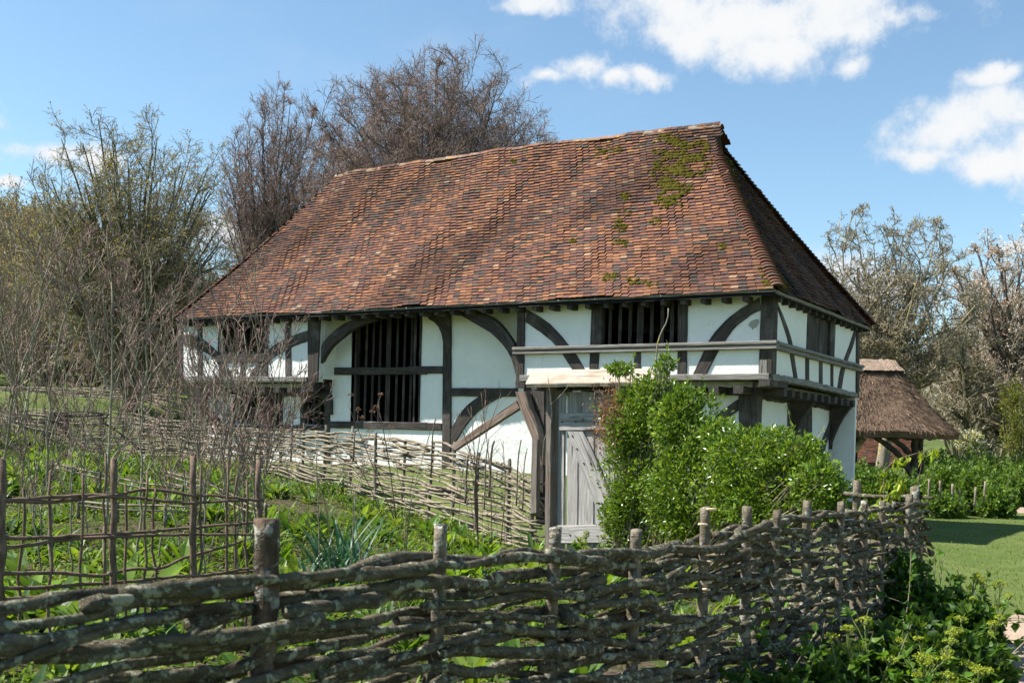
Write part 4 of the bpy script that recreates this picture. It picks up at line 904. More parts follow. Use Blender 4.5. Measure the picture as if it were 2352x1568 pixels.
# ------------------------------------------------------------------ trees
def grow(P, Rr, n, ang, ratio, up, wig, npts, t0=.25, t1=1.0, tipr=.35, rr=.62, ell=None, minr=0.004, tpow=1.0, lmin=0., cluster=None):
    """children on every polyline of (N,m,3): returns polylines (N*n,npts,3) and radii"""
    N, m, _ = P.shape; idx = np.repeat(np.arange(N), n); M_ = len(idx)
    t = t0 + (t1 - t0) * ((np.tile(np.arange(n), N) + rng.random(M_)) / n) ** tpow
    f = np.clip(t * (m - 1), 0, m - 1.001); i = f.astype(int); fr = (f - i)[:, None]
    B = P[idx, i] * (1 - fr) + P[idx, i + 1] * fr; T = unit(P[idx, i + 1] - P[idx, i]); rb = Rr[idx, i] * (1 - fr[:, 0]) + Rr[idx, i + 1] * fr[:, 0]
    pl = np.linalg.norm(np.diff(P, axis=1), axis=2).sum(1)[idx]
    perp = unit(np.cross(T, rng.normal(size=(M_, 3)))); a = R(1) * rng.normal(ang, ang * .3, M_)[:, None]
    D = unit(np.cos(a) * T + np.sin(a) * perp + np.array([0, 0, 1]) * up)
    ln = np.maximum(pl * ratio * (1.15 - .65 * t) * rng.uniform(.65, 1.25, M_), lmin)
    out = np.empty((M_, npts, 3)); out[:, 0] = B; d = D
    for k in range(1, npts):
        d = unit(d + wig * rng.normal(size=(M_, 3)) + np.array([0, 0, up * .35])); out[:, k] = out[:, k - 1] + d * (ln / (npts - 1))[:, None]
    if ell is not None:
        c, rad = ell; e = (out[:, -1] - c) / rad; q = np.linalg.norm(e, axis=1) * (1 + .12 * np.sin(7 * np.arctan2(e[:, 1], e[:, 0])) + rng.uniform(-.1, .1, M_)); s = np.where(q > 1, np.clip(1.12 - (q - 1) * 4.2, .10, 1), 1)[:, None, None]
        out = out[:, :1] + (out - out[:, :1]) * s
    r = np.maximum(np.minimum(rb * rr, 1)[:, None] * np.linspace(1, tipr, npts)[None], minr)
    return out, r
def buds(P, n, size, cols, spread=.05, tmin=.3, aspect=.55, wts=None, down=0.):
    """small leaf or bud blades around the twigs"""
    N, m, _ = P.shape; idx = rng.integers(0, N, n); t = tmin + (1 - tmin) * rng.random(n); f = np.clip(t * (m - 1), 0, m - 1.001); i = f.astype(int); fr = (f - i)[:, None]
    B = P[idx, i] * (1 - fr) + P[idx, i + 1] * fr + rng.normal(0, spread, (n, 3)); D = unit(unit(P[idx, i + 1] - P[idx, i]) * .6 + rdir(n) + [0, 0, -down])
    cols = np.asarray(cols, float); c = cols[rng.choice(len(cols), n, p=wts)] * rng.uniform(.7, 1.3, (n, 1)); s = size * rng.uniform(.6, 1.35, n)
    return leaves(B, D, rdir(n), s, s * aspect, c, .2)
def barkc(name, c1, c2, c3=None): return bark(name, c1, c2, c3, .45, .35, .5)
M_BEECH = barkc('smooth_grey_bark', (.055, .047, .042), (.115, .10, .088)); M_TWIG = barkc('purple_brown_twig', (.17, .122, .108), (.31, .24, .215))
M_OLIVE = barkc('mossy_grey_bark', (.06, .056, .038), (.13, .12, .08), (.12, .13, .045)); M_OTWIG = barkc('olive_twig', (.19, .165, .11), (.36, .315, .225))
M_LICH = barkc('lichen_grey_bark', (.165, .145, .112), (.32, .28, .215), (.40, .33, .09)); M_BUD = leafmat('bud_scale', .3, .5, .3, (1.1, 1.0, .8)); M_LEAF = leafmat('spring_leaf')
def tree(name, label, base, stems, levels, tw_mat, bk_mat, budspec=None, ell=None, budmat=None, group=None, cat='tree'):
    """stems: list of (points, r0, r1); levels: keyword dicts, the last ones go into the crown mesh"""
    T = empty(name, base); tag(T, label, cat, group)
    tk = MB(); PP = []
    for pts, r0, r1 in stems:
        p = smooth_path(np.array(pts, float), 14); p[1:-1] += rng.normal(0, .02 * np.linalg.norm(p[-1] - p[0]) / 14 * 2, (12, 3)); PP.append((p, np.linspace(r0, r1, 14)))
    P = np.array([a for a, _ in PP]); Rr = np.array([b for _, b in PP]); tk.merge(tubes(P, Rr, 9, None, True, .05)); cr = MB()
    sets = [(P, Rr)]
    for li, lv in enumerate(levels):
        src = np.concatenate([resamp(s[0], 6) for s in sets[-lv.pop('frm', 1):]]), np.concatenate([resr(s[1], 6) for s in sets[-lv.get('frm_', 1):]])
        k = lv.pop('k', 4); lv.pop('frm_', None); Q, q = grow(*src, ell=ell, **lv); sets.append((Q, q)); (tk if li == 0 else cr).merge(tubes(Q, q, k, None, False))
    tk.build('trunk', bk_mat, T, smooth=True); crown = cr.build('crown', tw_mat, T)
    if budspec:
        bm = MB()
        for b in budspec: bm.merge(buds(np.concatenate([resamp(s[0], 6) for s in sets[-b.pop('frm', 1):]]), **b))
        bm.build('foliage', budmat or M_BUD, T)
    return T
def resamp(P, m):
    n = P.shape[1]; f = np.linspace(0, n - 1.001, m); i = f.astype(int); fr = (f - i)[None, :, None]; return P[:, i] * (1 - fr) + P[:, i + 1] * fr
def resr(Q, m):
    n = Q.shape[1]; f = np.linspace(0, n - 1.001, m); i = f.astype(int); fr = (f - i)[None]; return Q[:, i] * (1 - fr) + Q[:, i + 1] * fr
def stemset(base, tops, r, mid=.45, pull=.55):
    out = []
    for tp in tops:
        tp = np.array(tp); m_ = base + (tp - base) * np.array([mid * pull, mid * pull, mid * 1.15]); q = base + (tp - base) * np.array([.75, .75, .82]); out.append(([base, m_, q, tp], r * rng.uniform(.75, 1.1), r * .16))
    return out
def dome(ell, n, zlo=-.15, r=(.72, 1.0)):
    c, rad = ell; k = np.arange(n) + .5; z = 1 - (1 - zlo) * k / n; a = np.pi * (1 + 5 ** .5) * k + .4; q = np.sqrt(np.maximum(0, 1 - z * z))
    D = np.stack([q * np.cos(a), q * np.sin(a), z], 1) + rng.normal(0, .06, (n, 3)); return [c + d_ * rad * rng.uniform(*r) for d_ in D]
# big beech behind the roof
d = 50.; c = at_depth(992, 330, d); bs = gpt(*at_depth(1000, 600, d)[:2]); pxm = d / FPX
BE = (at_depth(985, 440, d), np.array([312, 285, 318]) * pxm)
tops = dome(BE, 84, -.25, (.76, .93)); fork = bs + (at_depth(1000, 640, d) - bs) * 1.0
tree('beech_tree', 'tall wide leafless beech with pinkish buds directly behind the roof ridge', bs, [([bs, bs + (fork - bs) * .5, fork, fork + [0, 0, 1.2]], .36, .2)] + [([fork + rng.normal(0, .15, 3) - [0, 0, rng.uniform(0, 1.6)], fork + (tp - fork) * np.array([.45, .45, .38]), fork + (tp - fork) * np.array([.78, .78, .74]), tp], rng.uniform(.05, .09), .012) for tp in tops],
     [dict(n=11, ang=46, ratio=.34, up=.04, wig=.15, npts=7, t0=.22, k=4, minr=.014, tipr=.35, tpow=.8), dict(n=8, ang=42, ratio=.48, up=.06, wig=.18, npts=5, t0=.10, k=3, minr=.009), dict(n=7, ang=45, ratio=.52, up=.05, wig=.2, npts=4, t0=.1, k=3, minr=.0066, lmin=.45)],
     M_TWIG, M_BEECH, [dict(n=130000, size=.040, cols=[(.40, .25, .20), (.52, .37, .31), (.32, .18, .14), (.42, .31, .22)], spread=.03)], BE)
# second beech to its left
d = 58.; bs = gpt(*at_depth(612, 620, d)[:2]); pxm = d / FPX; BE = (at_depth(640, 490, d), np.array([150, 150, 295]) * pxm)
tree('beech_tree', 'narrower leafless beech left of the big one, rising beside the roof slope', bs, stemset(bs, dome(BE, 38, -.25, (.74, .93)), .11),
     [dict(n=11, ang=36, ratio=.26, up=.2, wig=.14, npts=7, t0=.2, k=4, minr=.014, tipr=.3, tpow=.8), dict(n=8, ang=40, ratio=.5, up=.14, wig=.17, npts=5, t0=.1, k=3, minr=.010), dict(n=5, ang=42, ratio=.52, up=.1, wig=.19, npts=4, t0=.1, k=3, minr=.0075, lmin=.45)],
     M_TWIG, M_BEECH, [dict(n=56000, size=.045, cols=[(.40, .26, .21), (.50, .36, .30), (.33, .20, .16)], spread=.03)], BE)
# many-stemmed tree on the left, breaking into yellow-green leaf
d = 35.; bs = gpt(*at_depth(306, 930, d)[:2]); pxm = d / FPX; BE = (at_depth(295, 565, d), np.array([272, 255, 315]) * pxm)
tops = dome(BE, 66, -.4, (.74, .95))
tree('budding_tree', 'broad many-stemmed tree breaking into yellow-green leaf at far left', bs, stemset(bs, tops, .10, pull=.8),
     [dict(n=8, ang=42, ratio=.34, up=.10, wig=.18, npts=7, t0=.14, k=4, minr=.010, tipr=.3), dict(n=8, ang=46, ratio=.48, up=.08, wig=.2, npts=5, t0=.08, k=3, minr=.007), dict(n=5, ang=48, ratio=.52, up=.06, wig=.22, npts=4, t0=.1, k=3, minr=.0058, lmin=.30)],
     M_OTWIG, M_OLIVE, [dict(n=30000, size=.06, cols=[(.34, .30, .06), (.26, .24, .06), (.40, .34, .08), (.20, .15, .08), (.22, .17, .10)], spread=.03)], BE, M_LEAF)
# lichened tree right of the house
d = 40.; bs = gpt(*at_depth(2025, 1100, d)[:2]); pxm = d / FPX; BE = (at_depth(2050, 690, d), np.array([215, 200, 245]) * pxm)
fork = at_depth(2035, 880, d)
tops = [at_depth(x, y, d + o) for x, y, o in ((1960, 480, 0), (1910, 560, 1), (2030, 520, -1), (2090, 530, 1), (2160, 500, 0), (2190, 600, 1), (2240, 640, -1), (1880, 640, -1), (1990, 640, 2), (2120, 650, -2), (2230, 760, 1), (1890, 760, .5), (2000, 780, -2), (2160, 820, -1.5))]
tree('walnut_tree', 'gnarled leafless tree with yellow lichen between farmhouse and blossom', bs, [([bs, (bs + fork) / 2 + [.1, 0, 0], fork, fork + [.1, 0, .8]], .24, .15)] + [([fork - [0, 0, rng.uniform(0, .6)], fork + (tp - fork) * np.array([.5, .5, .4]) + rng.normal(0, .35, 3), fork + (tp - fork) * np.array([.75, .75, .7]) + rng.normal(0, .35, 3), tp], rng.uniform(.06, .09), .012) for tp in tops + dome(BE, 14, -.4, (.6, 1.))],
     [dict(n=10, ang=52, ratio=.28, up=.10, wig=.32, npts=9, t0=.15, k=5, minr=.018, tipr=.4), dict(n=6, ang=55, ratio=.46, up=.06, wig=.36, npts=7, t0=.12, k=3, minr=.010, tipr=.5), dict(n=5, ang=55, ratio=.5, up=.08, wig=.36, npts=5, t0=.12, k=3, minr=.008, tipr=.6, lmin=.25), dict(n=3, ang=50, ratio=.4, up=.10, wig=.3, npts=3, t0=.2, k=3, minr=.007, lmin=.09)],
     M_LICH, M_LICH, [dict(n=3500, size=.06, cols=[(.24, .20, .10), (.20, .15, .09)], spread=.01, tmin=.7)], BE)
# cherry in blossom
d = 47.; bs = gpt(*at_depth(2345, 1150, d)[:2]); pxm = d / FPX; BE = (at_depth(2350, 790, d), np.array([205, 200, 280]) * pxm)
tree('cherry_tree', 'spreading cherry in pale pink blossom at the right edge', bs, stemset(bs, dome(BE, 12, -.3) + [at_depth(x, y, d + o) for x, y, o in ((2190, 620, 0), (2240, 560, 1), (2290, 560, -1), (2340, 590, 0), (2420, 580, 1), (2200, 740, -1), (2480, 700, 0), (2270, 700, -2), (2180, 850, 1), (2360, 720, 2))], .2),
     [dict(n=9, ang=42, ratio=.38, up=.16, wig=.2, npts=8, t0=.2, k=5, minr=.018, tipr=.3), dict(n=7, ang=45, ratio=.46, up=.12, wig=.22, npts=6, t0=.1, k=4, minr=.012), dict(n=5, ang=45, ratio=.5, up=.1, wig=.2, npts=4, t0=.1, k=3, minr=.010, lmin=.35)],
     M_OTWIG, M_BEECH, [dict(n=34000, size=.072, cols=[(.66, .56, .54), (.56, .45, .42), (.30, .19, .14), (.38, .26, .19), (.74, .67, .65)], spread=.05, aspect=.8, wts=[.26, .2, .15, .13, .26])], BE)
# trees standing behind the hedge on the right
for x, y, dd, lean, lab in ((2222, 1160, 44, -.2, 'dark straight trunk with thin drooping twigs behind the right hedge'), (2300, 1165, 46, -1.3, 'slim dark tree leaning left behind the right hedge')):
    bs = gpt(*at_depth(x, y, dd)[:2]); tp = bs + AXR * lean * 2 + [0, 0, 6.2]
    tree('bare_tree', lab, bs, [([bs, bs + AXR * lean * .5 + [0, 0, 2], bs + AXR * lean + [0, 0, 4], tp], .17 if lean > -1 else .12, .05)],
         [dict(n=22, ang=60, ratio=.42, up=.06, wig=.22, npts=8, t0=.28, k=5, minr=.016, tipr=.3), dict(n=8, ang=50, ratio=.5, up=-.02, wig=.2, npts=6, t0=.1, k=4, minr=.011), dict(n=7, ang=45, ratio=.5, up=0., wig=.2, npts=4, t0=.1, k=3, minr=.009, lmin=.3)], M_OTWIG, M_OLIVE, [dict(n=1800, size=.08, cols=[(.16, .17, .04), (.3, .2, .12)], spread=.05)])
# woods: one fuzzy mass of far bare trees on the left hill and behind everything
def woods(name, label, spec, tmat):
    m_ = MB(); bm = MB(); 
    for x, y, dd, hgt, wid, bc in spec:
        b = gpt(*at_depth(x, y, dd)[:2]); n = 7; P = np.zeros((n, 6, 3)); tt = np.linspace(0, 1, 6)
        for q in range(n):
            o = rng.normal(0, wid * .32, 2); P[q] = b + np.c_[o[0] * tt ** .8, o[1] * tt ** .8, hgt * tt * rng.uniform(.75, 1.05)]
        r = np.broadcast_to(np.linspace(.14, .04, 6), (n, 6)) * dd / 90; m_.merge(tubes(P, r, 4, None, False)); mr = dd * .00016
        Q, q_ = grow(P, r, 9, 40, .42, .2, .15, 5, minr=mr, t0=.12); m_.merge(tubes(Q, q_, 3, None, False)); Q2, q2 = grow(Q, q_, 9, 42, .5, .12, .18, 4, minr=mr * .75, t0=.08, lmin=.5); m_.merge(tubes(Q2, q2, 3, None, False))
        bm.merge(buds(Q2, 700, .0026 * dd, bc, spread=.12))
    o = m_.build(name, tmat, None); tag(o, label, 'woodland', kind='stuff'); bm.build('woodland_leaves', M_LEAF, o)
OL = [(.22, .18, .07), (.27, .24, .08), (.18, .13, .08), (.16, .12, .08)]; PK = [(.32, .22, .16), (.26, .19, .14), (.30, .24, .13)]; GR = [(.15, .18, .05), (.22, .21, .06), (.13, .14, .05)]
sp_ = []
for k in range(46): sp_.append((rng.uniform(-330, 250), 0, rng.uniform(85, 175), rng.uniform(7, 10), 6., OL if rng.random() < .6 else PK))
for k in range(62): sp_.append((rng.uniform(-250, 600), 0, rng.uniform(43, 70), rng.uniform(3.2, 6), 4.5, GR if rng.random() < .3 else (OL if rng.random() < .6 else PK)))
sp_ = [(a, 900, c_, h, w_, b) for a, _, c_, h, w_, b in sp_]
woods('woodland', 'fuzzy bare wood covering the hillside on the far left', sp_, M_OTWIG)
woods('woodland', 'tangle of bare trees closing the view on the far right', [(rng.uniform(1900, 2620), 1000, rng.uniform(52, 95), rng.uniform(6.5, 10), 6, OL if rng.random() < .35 else PK) for k in range(30)], M_OTWIG)
# ------------------------------------------------------------------ leafy shrubs
def shrub(name, label, blobs, nleaf, size, cols, cat='shrub', group=None, mat=None, stems=None, shoots=0, base=None, aspect=.45, inner=.35, wts=None, cav=9.):
    """blobs: (centre, radii); leaves crowd the outer shell and thin out inwards"""
    C0 = np.array([b[0] for b in blobs]); Rd = np.array([b[1] for b in blobs]); w = (Rd.prod(1)) ** (2 / 3); w = w / w.sum()
    base = base if base is not None else np.array([*C0[0][:2], float(gz(*C0[0][:2]))])
    T = empty(name, base); tag(T, label, cat, group)
    idx = rng.choice(len(blobs), int(nleaf * 2.2), p=w); D = rdir(len(idx)); fr = 1 - np.abs(rng.normal(0, inner, len(idx))); fr = np.clip(fr, .05, 1.15)
    lump = 1 + .16 * np.sin(D[:, 0] * 7 + idx) * np.cos(D[:, 2] * 6 + idx * 2) + .10 * np.sin(D[:, 1] * 13 + idx * 3) + rng.normal(0, .05, len(idx))
    P = C0[idx] + D * Rd[idx] * (fr * lump)[:, None]; cv = np.sin(P[:, 0] * 6.1 + 1.3 * np.sin(P[:, 2] * 5)) * np.sin(P[:, 1] * 5.7 + 2) + np.sin(P[:, 2] * 7.3 + 1.5 * np.sin(P[:, 0] * 4)) * .8 + rng.normal(0, .3, len(P)); keep = (P[:, 2] > gz(P[:, 0], P[:, 1]) + .02) & ((cv > -cav) | (rng.random(len(P)) < .12)); P, D = P[keep][:nleaf], D[keep][:nleaf]; N = len(P)
    # twigs end in sprays of several leaves
    dirs = unit(D + rdir(N) * .9 + [0, 0, .35]); cl = np.asarray(cols, float)[rng.choice(len(cols), N, p=wts)] * rng.uniform(.72, 1.28, (N, 1)); s = size * rng.uniform(.55, 1.3, N)
    mb = leaves(P, dirs, unit(D * .8 + rdir(N) * .8 + [0, 0, .5]), s, s * aspect * rng.uniform(.8, 1.2, N), cl, .18)
    tw = MB(); k = max(14, N // 160); j = rng.integers(0, len(blobs), k); e = C0[j] + rdir(k, -.2) * Rd[j] * rng.uniform(.5, 1.0, (k, 1)); b0 = np.stack([C0[j][:, 0] * .4 + base[0] * .6, C0[j][:, 1] * .4 + base[1] * .6, np.full(k, base[2])], 1)
    b0[:, :2] += rng.normal(0, .1, (k, 2)); P2 = np.stack([b0, b0 * .5 + e * .5 + rng.normal(0, .06, (k, 3)), e], 1); tw.merge(tubes(resamp(P2, 6), np.broadcast_to(np.linspace(.012, .004, 6) * max(1, size * 12), (k, 6)), 4, None, False))
    if shoots:                                               # long soft shoots sticking out of the outline
        i = rng.choice(N, shoots, replace=False); B = P[i]; Dd = unit(D[i] + [0, 0, 1.1] + .4 * rng.normal(size=(shoots, 3))); ln = rng.uniform(.12, .38, shoots) * size * 18
        Q = np.stack([B, B + Dd * (ln * .5)[:, None], B + Dd * ln[:, None] + rng.normal(0, .03, (shoots, 3))], 1); tw.merge(tubes(resamp(Q, 5), np.full((shoots, 5), .0028), 3, None, False))
        mb.merge(buds(Q, shoots * 14, size * .8, [np.asarray(cols[0]) * 1.15, np.asarray(cols[1]) * 1.1], .006, .15, aspect))
    tw.build('stem', stems or M_OTWIG, T); mb.build('foliage', mat or M_LEAF, T); return T
M_GLOSS = leafmat('glossy_privet_leaf', .32, .27, .5)
GRN = [(.105, .185, .020), (.155, .245, .030), (.065, .125, .020), (.24, .31, .055)]
pd = lambda x, y, d, rx, ry, rz=None: (at_depth(x, y, d), np.array([rx * d / FPX, (rz or rx) * d / FPX, ry * d / FPX]))
_pd = pd
pd = lambda x, y, d, rx, ry, rz=None: _pd(x, y, np.interp(x, [1400, 1500, 1600, 1700, 1830, 1890, 1950], [14.6, 14.0, 13.1, 12.2, 11.4, 10.9, 10.5]) - .12 + rng.uniform(-.12, .12), rx, ry, rz)
bush_bl = [pd(1690, 1160, 13.4, 90, 70), pd(1600, 1215, 13.9, 80, 60), pd(1820, 1165, 12.4, 70, 50), pd(1500, 1245, 14.3, 60, 60), pd(1478, 985, 14.9, 88, 95), pd(1505, 905, 14.9, 58, 52), pd(1570, 935, 14.7, 44, 50), pd(1440, 935, 14.9, 36, 46), pd(1425, 848, 15.0, 30, 15), pd(1530, 836, 15, 22, 20), pd(1580, 985, 14.6, 85, 92), pd(1470, 1090, 14.7, 88, 110), pd(1440, 1190, 14.8, 60, 70), pd(1600, 1110, 14.2, 120, 105),
           pd(1720, 1060, 13.6, 105, 78), pd(1780, 1045, 13.2, 70, 62), pd(1830, 1100, 12.6, 85, 75), pd(1880, 1120, 12.2, 62, 68), pd(1910, 1150, 12.2, 42, 48), pd(1760, 1180, 12.2, 90, 48), pd(1850, 1040, 12, 40, 42), pd(1560, 1180, 14.3, 80, 62), pd(1740, 1140, 13.2, 90, 55), pd(1650, 1000, 14.2, 40, 40)]
pd = _pd
tree_b = shrub('privet_bush', 'large glossy green bush smothering the gate and fence in the middle', bush_bl, 52000, .066, GRN, 'bush', mat=M_GLOSS, shoots=110, base=np.array([*wpt(1.6, 14.4), -.74]), wts=[.40, .28, .18, .14], inner=.36, cav=.72)
mb = buds(np.stack([at_depth(1392, 925, 14.15) + rng.normal(0, .12, (60, 3)) * [1, 1, 1.5], at_depth(1400, 1010, 14.05) + rng.normal(0, .15, (60, 3)) * [1, 1, 2]], 1), 1300, .05, [(.22, .11, .06), (.28, .16, .09)], .05, 0., .3, down=.8); mb.build('withered_leaves', M_BUD, tree_b)
P = smooth_path([at_depth(1500, 960, 14.6), at_depth(1508, 812, 14.6), at_depth(1516, 770, 14.6), at_depth(1533, 735, 14.6), at_depth(1535, 708, 14.6)], 16); tubes(P, np.linspace(.013, .008, 16), 6).build('bare_shoot', M_LICH, tree_b, smooth=True)
# ------------------------------------------------------------------ bare saplings in the garden bed
M_SAPL = bark('greenish_sapling_bark', (.16, .145, .09), (.33, .295, .205), (.40, .38, .30), .4, .8, .4); M_RED = bark('red_twig', (.17, .105, .09), (.32, .22, .185), None, .3, 1, .3)
def sapling(label, stems, n1=9, n2=6, red=.5, ang=30, group='bare saplings in the garden bed', lv3=True, up=.25, rat=.40, r2=.0036):
    B = stems[0][0][0].copy(); B[2] = float(gz(B[0], B[1])); T = empty('bare_sapling', B); tag(T, label, 'sapling', group)
    mb, tw = MB(), MB()
    for pts, r in stems:
        P = smooth_path(np.array(pts), 18); P[1:-1] += rng.normal(0, .012, (16, 3)); rad = np.linspace(r, r * .28, 18); mb.merge(tubes(P, rad, 7, None, True, .05))
        Q, q = grow(P[None], rad[None], n1, ang, rat, up, .12, 7, t0=.22, minr=.0045, tipr=.45); mb.merge(tubes(Q, q, 5, None, False))
        Q2, q2 = grow(Q, q, n2, 34, .48, up * .7, .13, 5, t0=.12, minr=r2, lmin=.10); tw.merge(tubes(Q2, q2, 3, None, False))
        if lv3: Q3, q3 = grow(Q2, q2, 3, 34, .5, .1, .12, 3, t0=.2, minr=r2 * .8, lmin=.06); tw.merge(tubes(Q3, q3, 3, None, False))
    mb.build('stem', M_SAPL, T, smooth=True); tw.build('crown', M_RED if red > .5 else M_SAPL, T); return T
def st(d, *pts): return [at_depth(x, y, d) for x, y in pts]
sapling('tall forked sapling nearest the left edge leaning right', [(st(10.5, (-12, 1330), (5, 1090), (28, 918), (58, 840), (82, 750), (100, 650), (118, 590)), .020), (st(10.5, (30, 915), (10, 780), (-10, 640)), .009), (st(10.7, (100, 1330), (60, 1000), (40, 800)), .009)], 9, 5, .7)
sapling('slender sapling with a bent pale stem behind the trellis', [(st(11.5, (118, 1330), (112, 960), (128, 830), (150, 715), (140, 620), (128, 520)), .016), (st(11.5, (150, 715), (180, 620), (205, 545)), .008), (st(11.3, (165, 1330), (170, 1030), (230, 900), (330, 760)), .010)], 8, 5, .7)
sapling('straight sapling rising beside the second trellis stake', [(st(9.5, (238, 1345), (246, 1100), (258, 900), (258, 780), (256, 640)), .017), (st(9.6, (258, 920), (215, 800), (190, 700), (120, 610)), .013), (st(9.6, (256, 800), (285, 720), (300, 640)), .008)], 8, 5, .7)
sapling('upright sapling with many fine side shoots in the middle of the bed', [(st(12, (318, 1300), (325, 1050), (335, 870), (342, 720), (352, 600)), .015), (st(12, (330, 900), (300, 780), (280, 660)), .009), (st(12.2, (360, 1300), (400, 1080), (480, 950), (545, 850)), .010), (st(12.2, (335, 880), (365, 760), (385, 690)), .008)], 9, 5, .7)
sapling('spreading bush of crossing grey stems left of the red-twigged shrub', [(st(13, (430, 1290), (445, 1100), (470, 960), (455, 820)), .013), (st(13, (440, 1290), (480, 1080), (500, 930), (470, 830)), .012), (st(13.2, (455, 1290), (420, 1060), (385, 930), (360, 860)), .011), (st(13, (480, 1290), (520, 1090), (545, 900)), .010), (st(13, (420, 1290), (380, 1120), (330, 1000)), .009)], 9, 5, .7, ang=34)
sapling('red-twigged shrub fanning out before the left end of the house', [(st(13.5, (580, 1300), (585, 1090), (600, 900), (590, 780), (560, 680)), .014), (st(13.5, (560, 1300), (560, 1060), (545, 880), (520, 740)), .013), (st(13.4, (600, 1300), (610, 1060), (640, 900), (650, 780)), .011), (st(13.6, (570, 1300), (590, 1100), (660, 960), (700, 900)), .009), (st(13.6, (520, 1300), (515, 1080), (480, 960), (450, 860)), .010)], 11, 7, .9, ang=36)
sapling('thin pair of grey stems close behind the third trellis stake', [(st(10.5, (520, 1330), (518, 1050), (525, 880), (500, 740)), .011), (st(10.5, (545, 1330), (550, 1120), (585, 980)), .008), (st(10.5, (470, 1330), (462, 1100), (440, 930), (445, 820)), .010)], 7, 5, .7)
sapling('low tangle of brown shoots at the far left of the bed', [(st(14, (60, 1250), (50, 1080), (20, 940)), .011), (st(14, (90, 1250), (110, 1080), (170, 960)), .011), (st(14, (200, 1250), (190, 1080), (140, 940)), .011), (st(14, (240, 1250), (280, 1060), (300, 930)), .010), (st(14, (20, 1250), (-20, 1080), (-60, 900)), .011)], 10, 6, .7, ang=38)
sapling('cluster of tall pale wands at the far left edge behind the forked sapling', [(st(15, (10, 1220), (15, 1000), (40, 760), (35, 560)), .013), (st(15, (40, 1220), (60, 980), (75, 800), (60, 640)), .011), (st(15.4, (75, 1220), (95, 1010), (160, 820), (200, 700)), .012), (st(15, (-20, 1220), (-30, 980), (0, 700)), .012)], 9, 5, .7, ang=34)
sapling('fan of grey-green wands between the bent sapling and the second stake', [(st(16, (190, 1190), (195, 1000), (215, 800), (205, 600)), .013), (st(16, (215, 1190), (235, 1000), (290, 800), (300, 680)), .012), (st(16.3, (170, 1190), (160, 1000), (130, 820), (100, 700)), .011), (st(16, (240, 1190), (270, 1020), (350, 880), (390, 780)), .011)], 9, 5, .7, ang=34)
sapling('loose fan of thin brown wands in front of the dark tree trunk', [(st(17, (380, 1170), (385, 1000), (400, 820), (395, 660)), .013), (st(17, (400, 1170), (420, 1000), (450, 850), (440, 720)), .011), (st(17.2, (360, 1170), (345, 1000), (310, 860), (290, 760)), .011), (st(17, (420, 1170), (450, 1010), (510, 900)), .010)], 9, 5, .9, ang=34)
# dry dead stems standing in front of the sunlit fence
def drystems(label, stems, n1=5, heads=0, r=.006):
    B = stems[0][0].copy(); B[2] = float(gz(B[0], B[1])); T = empty('dry_stems', B); tag(T, label, 'dry plant', 'dry plant stems in the garden'); mb, hd = MB(), MB()
    for pts in stems:
        P = smooth_path(np.array(pts), 14); rad = np.linspace(r, r * .5, 14) * rng.uniform(.7, 1.2); mb.merge(tubes(P, rad, 5)); Q, q = grow(P[None], rad[None], n1, 32, .25, .15, .12, 4, t0=.4, minr=.003, lmin=.05); mb.merge(tubes(Q, q, 3, None, False))
        if heads: 
            
            for e in Q[:, -1]: n = heads; D = rdir(n, -.2); hm = leaves(e + D * .016, D, rdir(n), np.full(n, .03), np.full(n, .018), jit((.20, .125, .08), n, .3)); hm.build('seed_head', M_BUD, T)
    mb.build('stem', M_STICK if r > .007 else M_ROD, T, smooth=True)
    return T
drystems('tall bundle of dark bare stems before the middle of the sunlit fence', [st(13.4, (1098, 1262), (1092, 1090), (1130 - 20 * i, 930 - 8 * i))[:2] + [at_depth(1150 - 34 * i, 905 + 14 * i, 13.4)] for i in range(4)] + [st(13.2, (1130, 1250), (1125, 1080), (1105, 900)), st(13.5, (1150, 1250), (1160, 1120), (1155, 1010))], 6, 0, .0085)
drystems('branching dead hogweed with brown seed heads by the house post', [st(14, (905, 1190), (860, 1080), (800, 930)), st(14, (910, 1190), (890, 1040), (868, 925)), st(14, (880, 1190), (830, 1080), (770, 1010))], 6, 14, .008)
drystems('leaning dry stalks among the leeks', [st(11.5, (770, 1300), (745, 1150), (700, 1020)), st(11.5, (735, 1310), (730, 1150), (725, 1010)), st(11.6, (830, 1290), (815, 1150), (850, 1040)), st(11.4, (805, 1310), (812, 1180), (800, 1080)), st(11.5, (930, 1300), (945, 1150), (985, 1000)), st(11.5, (925, 1300), (930, 1150), (890, 1030))], 4, 0, .006)
drystems('thicket of thin straw-coloured stalks below the right end of the fence', [[at_depth(1040 + 17 * i, 1250, 14.2), at_depth(1042 + 17 * i + rng.uniform(-8, 8), 1180, 14.2), at_depth(1045 + 17 * i + rng.uniform(-28, 28), 1060 + rng.uniform(-10, 50), 14.2)] for i in range(10)], 6, 0, .0045)
drystems('single dark twig rising in front of the gate post', [st(14.8, (1245, 1080), (1250, 1010), (1268, 960), (1258, 860)), st(14.8, (1268, 960), (1240, 940), (1232, 915)), st(14.8, (1264, 930), (1290, 905), (1310, 880))], 1, 0, .006)
drystems('straw-coloured dead grass heap at the foot of the sunlit fence', [[at_depth(790 + 15 * i, 1120, 17), at_depth(790 + 12 * i, 1095, 17), at_depth(770 + 11 * i, 1070 + rng.uniform(-5, 20), 17)] for i in range(9)], 10, 0, .004)
drystems('fine dead stalks scattered below the low edging', [[at_depth(640 + 22 * i, 1200, 15), at_depth(645 + 22 * i, 1120, 15), at_depth(650 + 20 * i + rng.uniform(-25, 25), 1000 + rng.uniform(0, 70), 15)] for i in range(8)], 5, 0, .004)
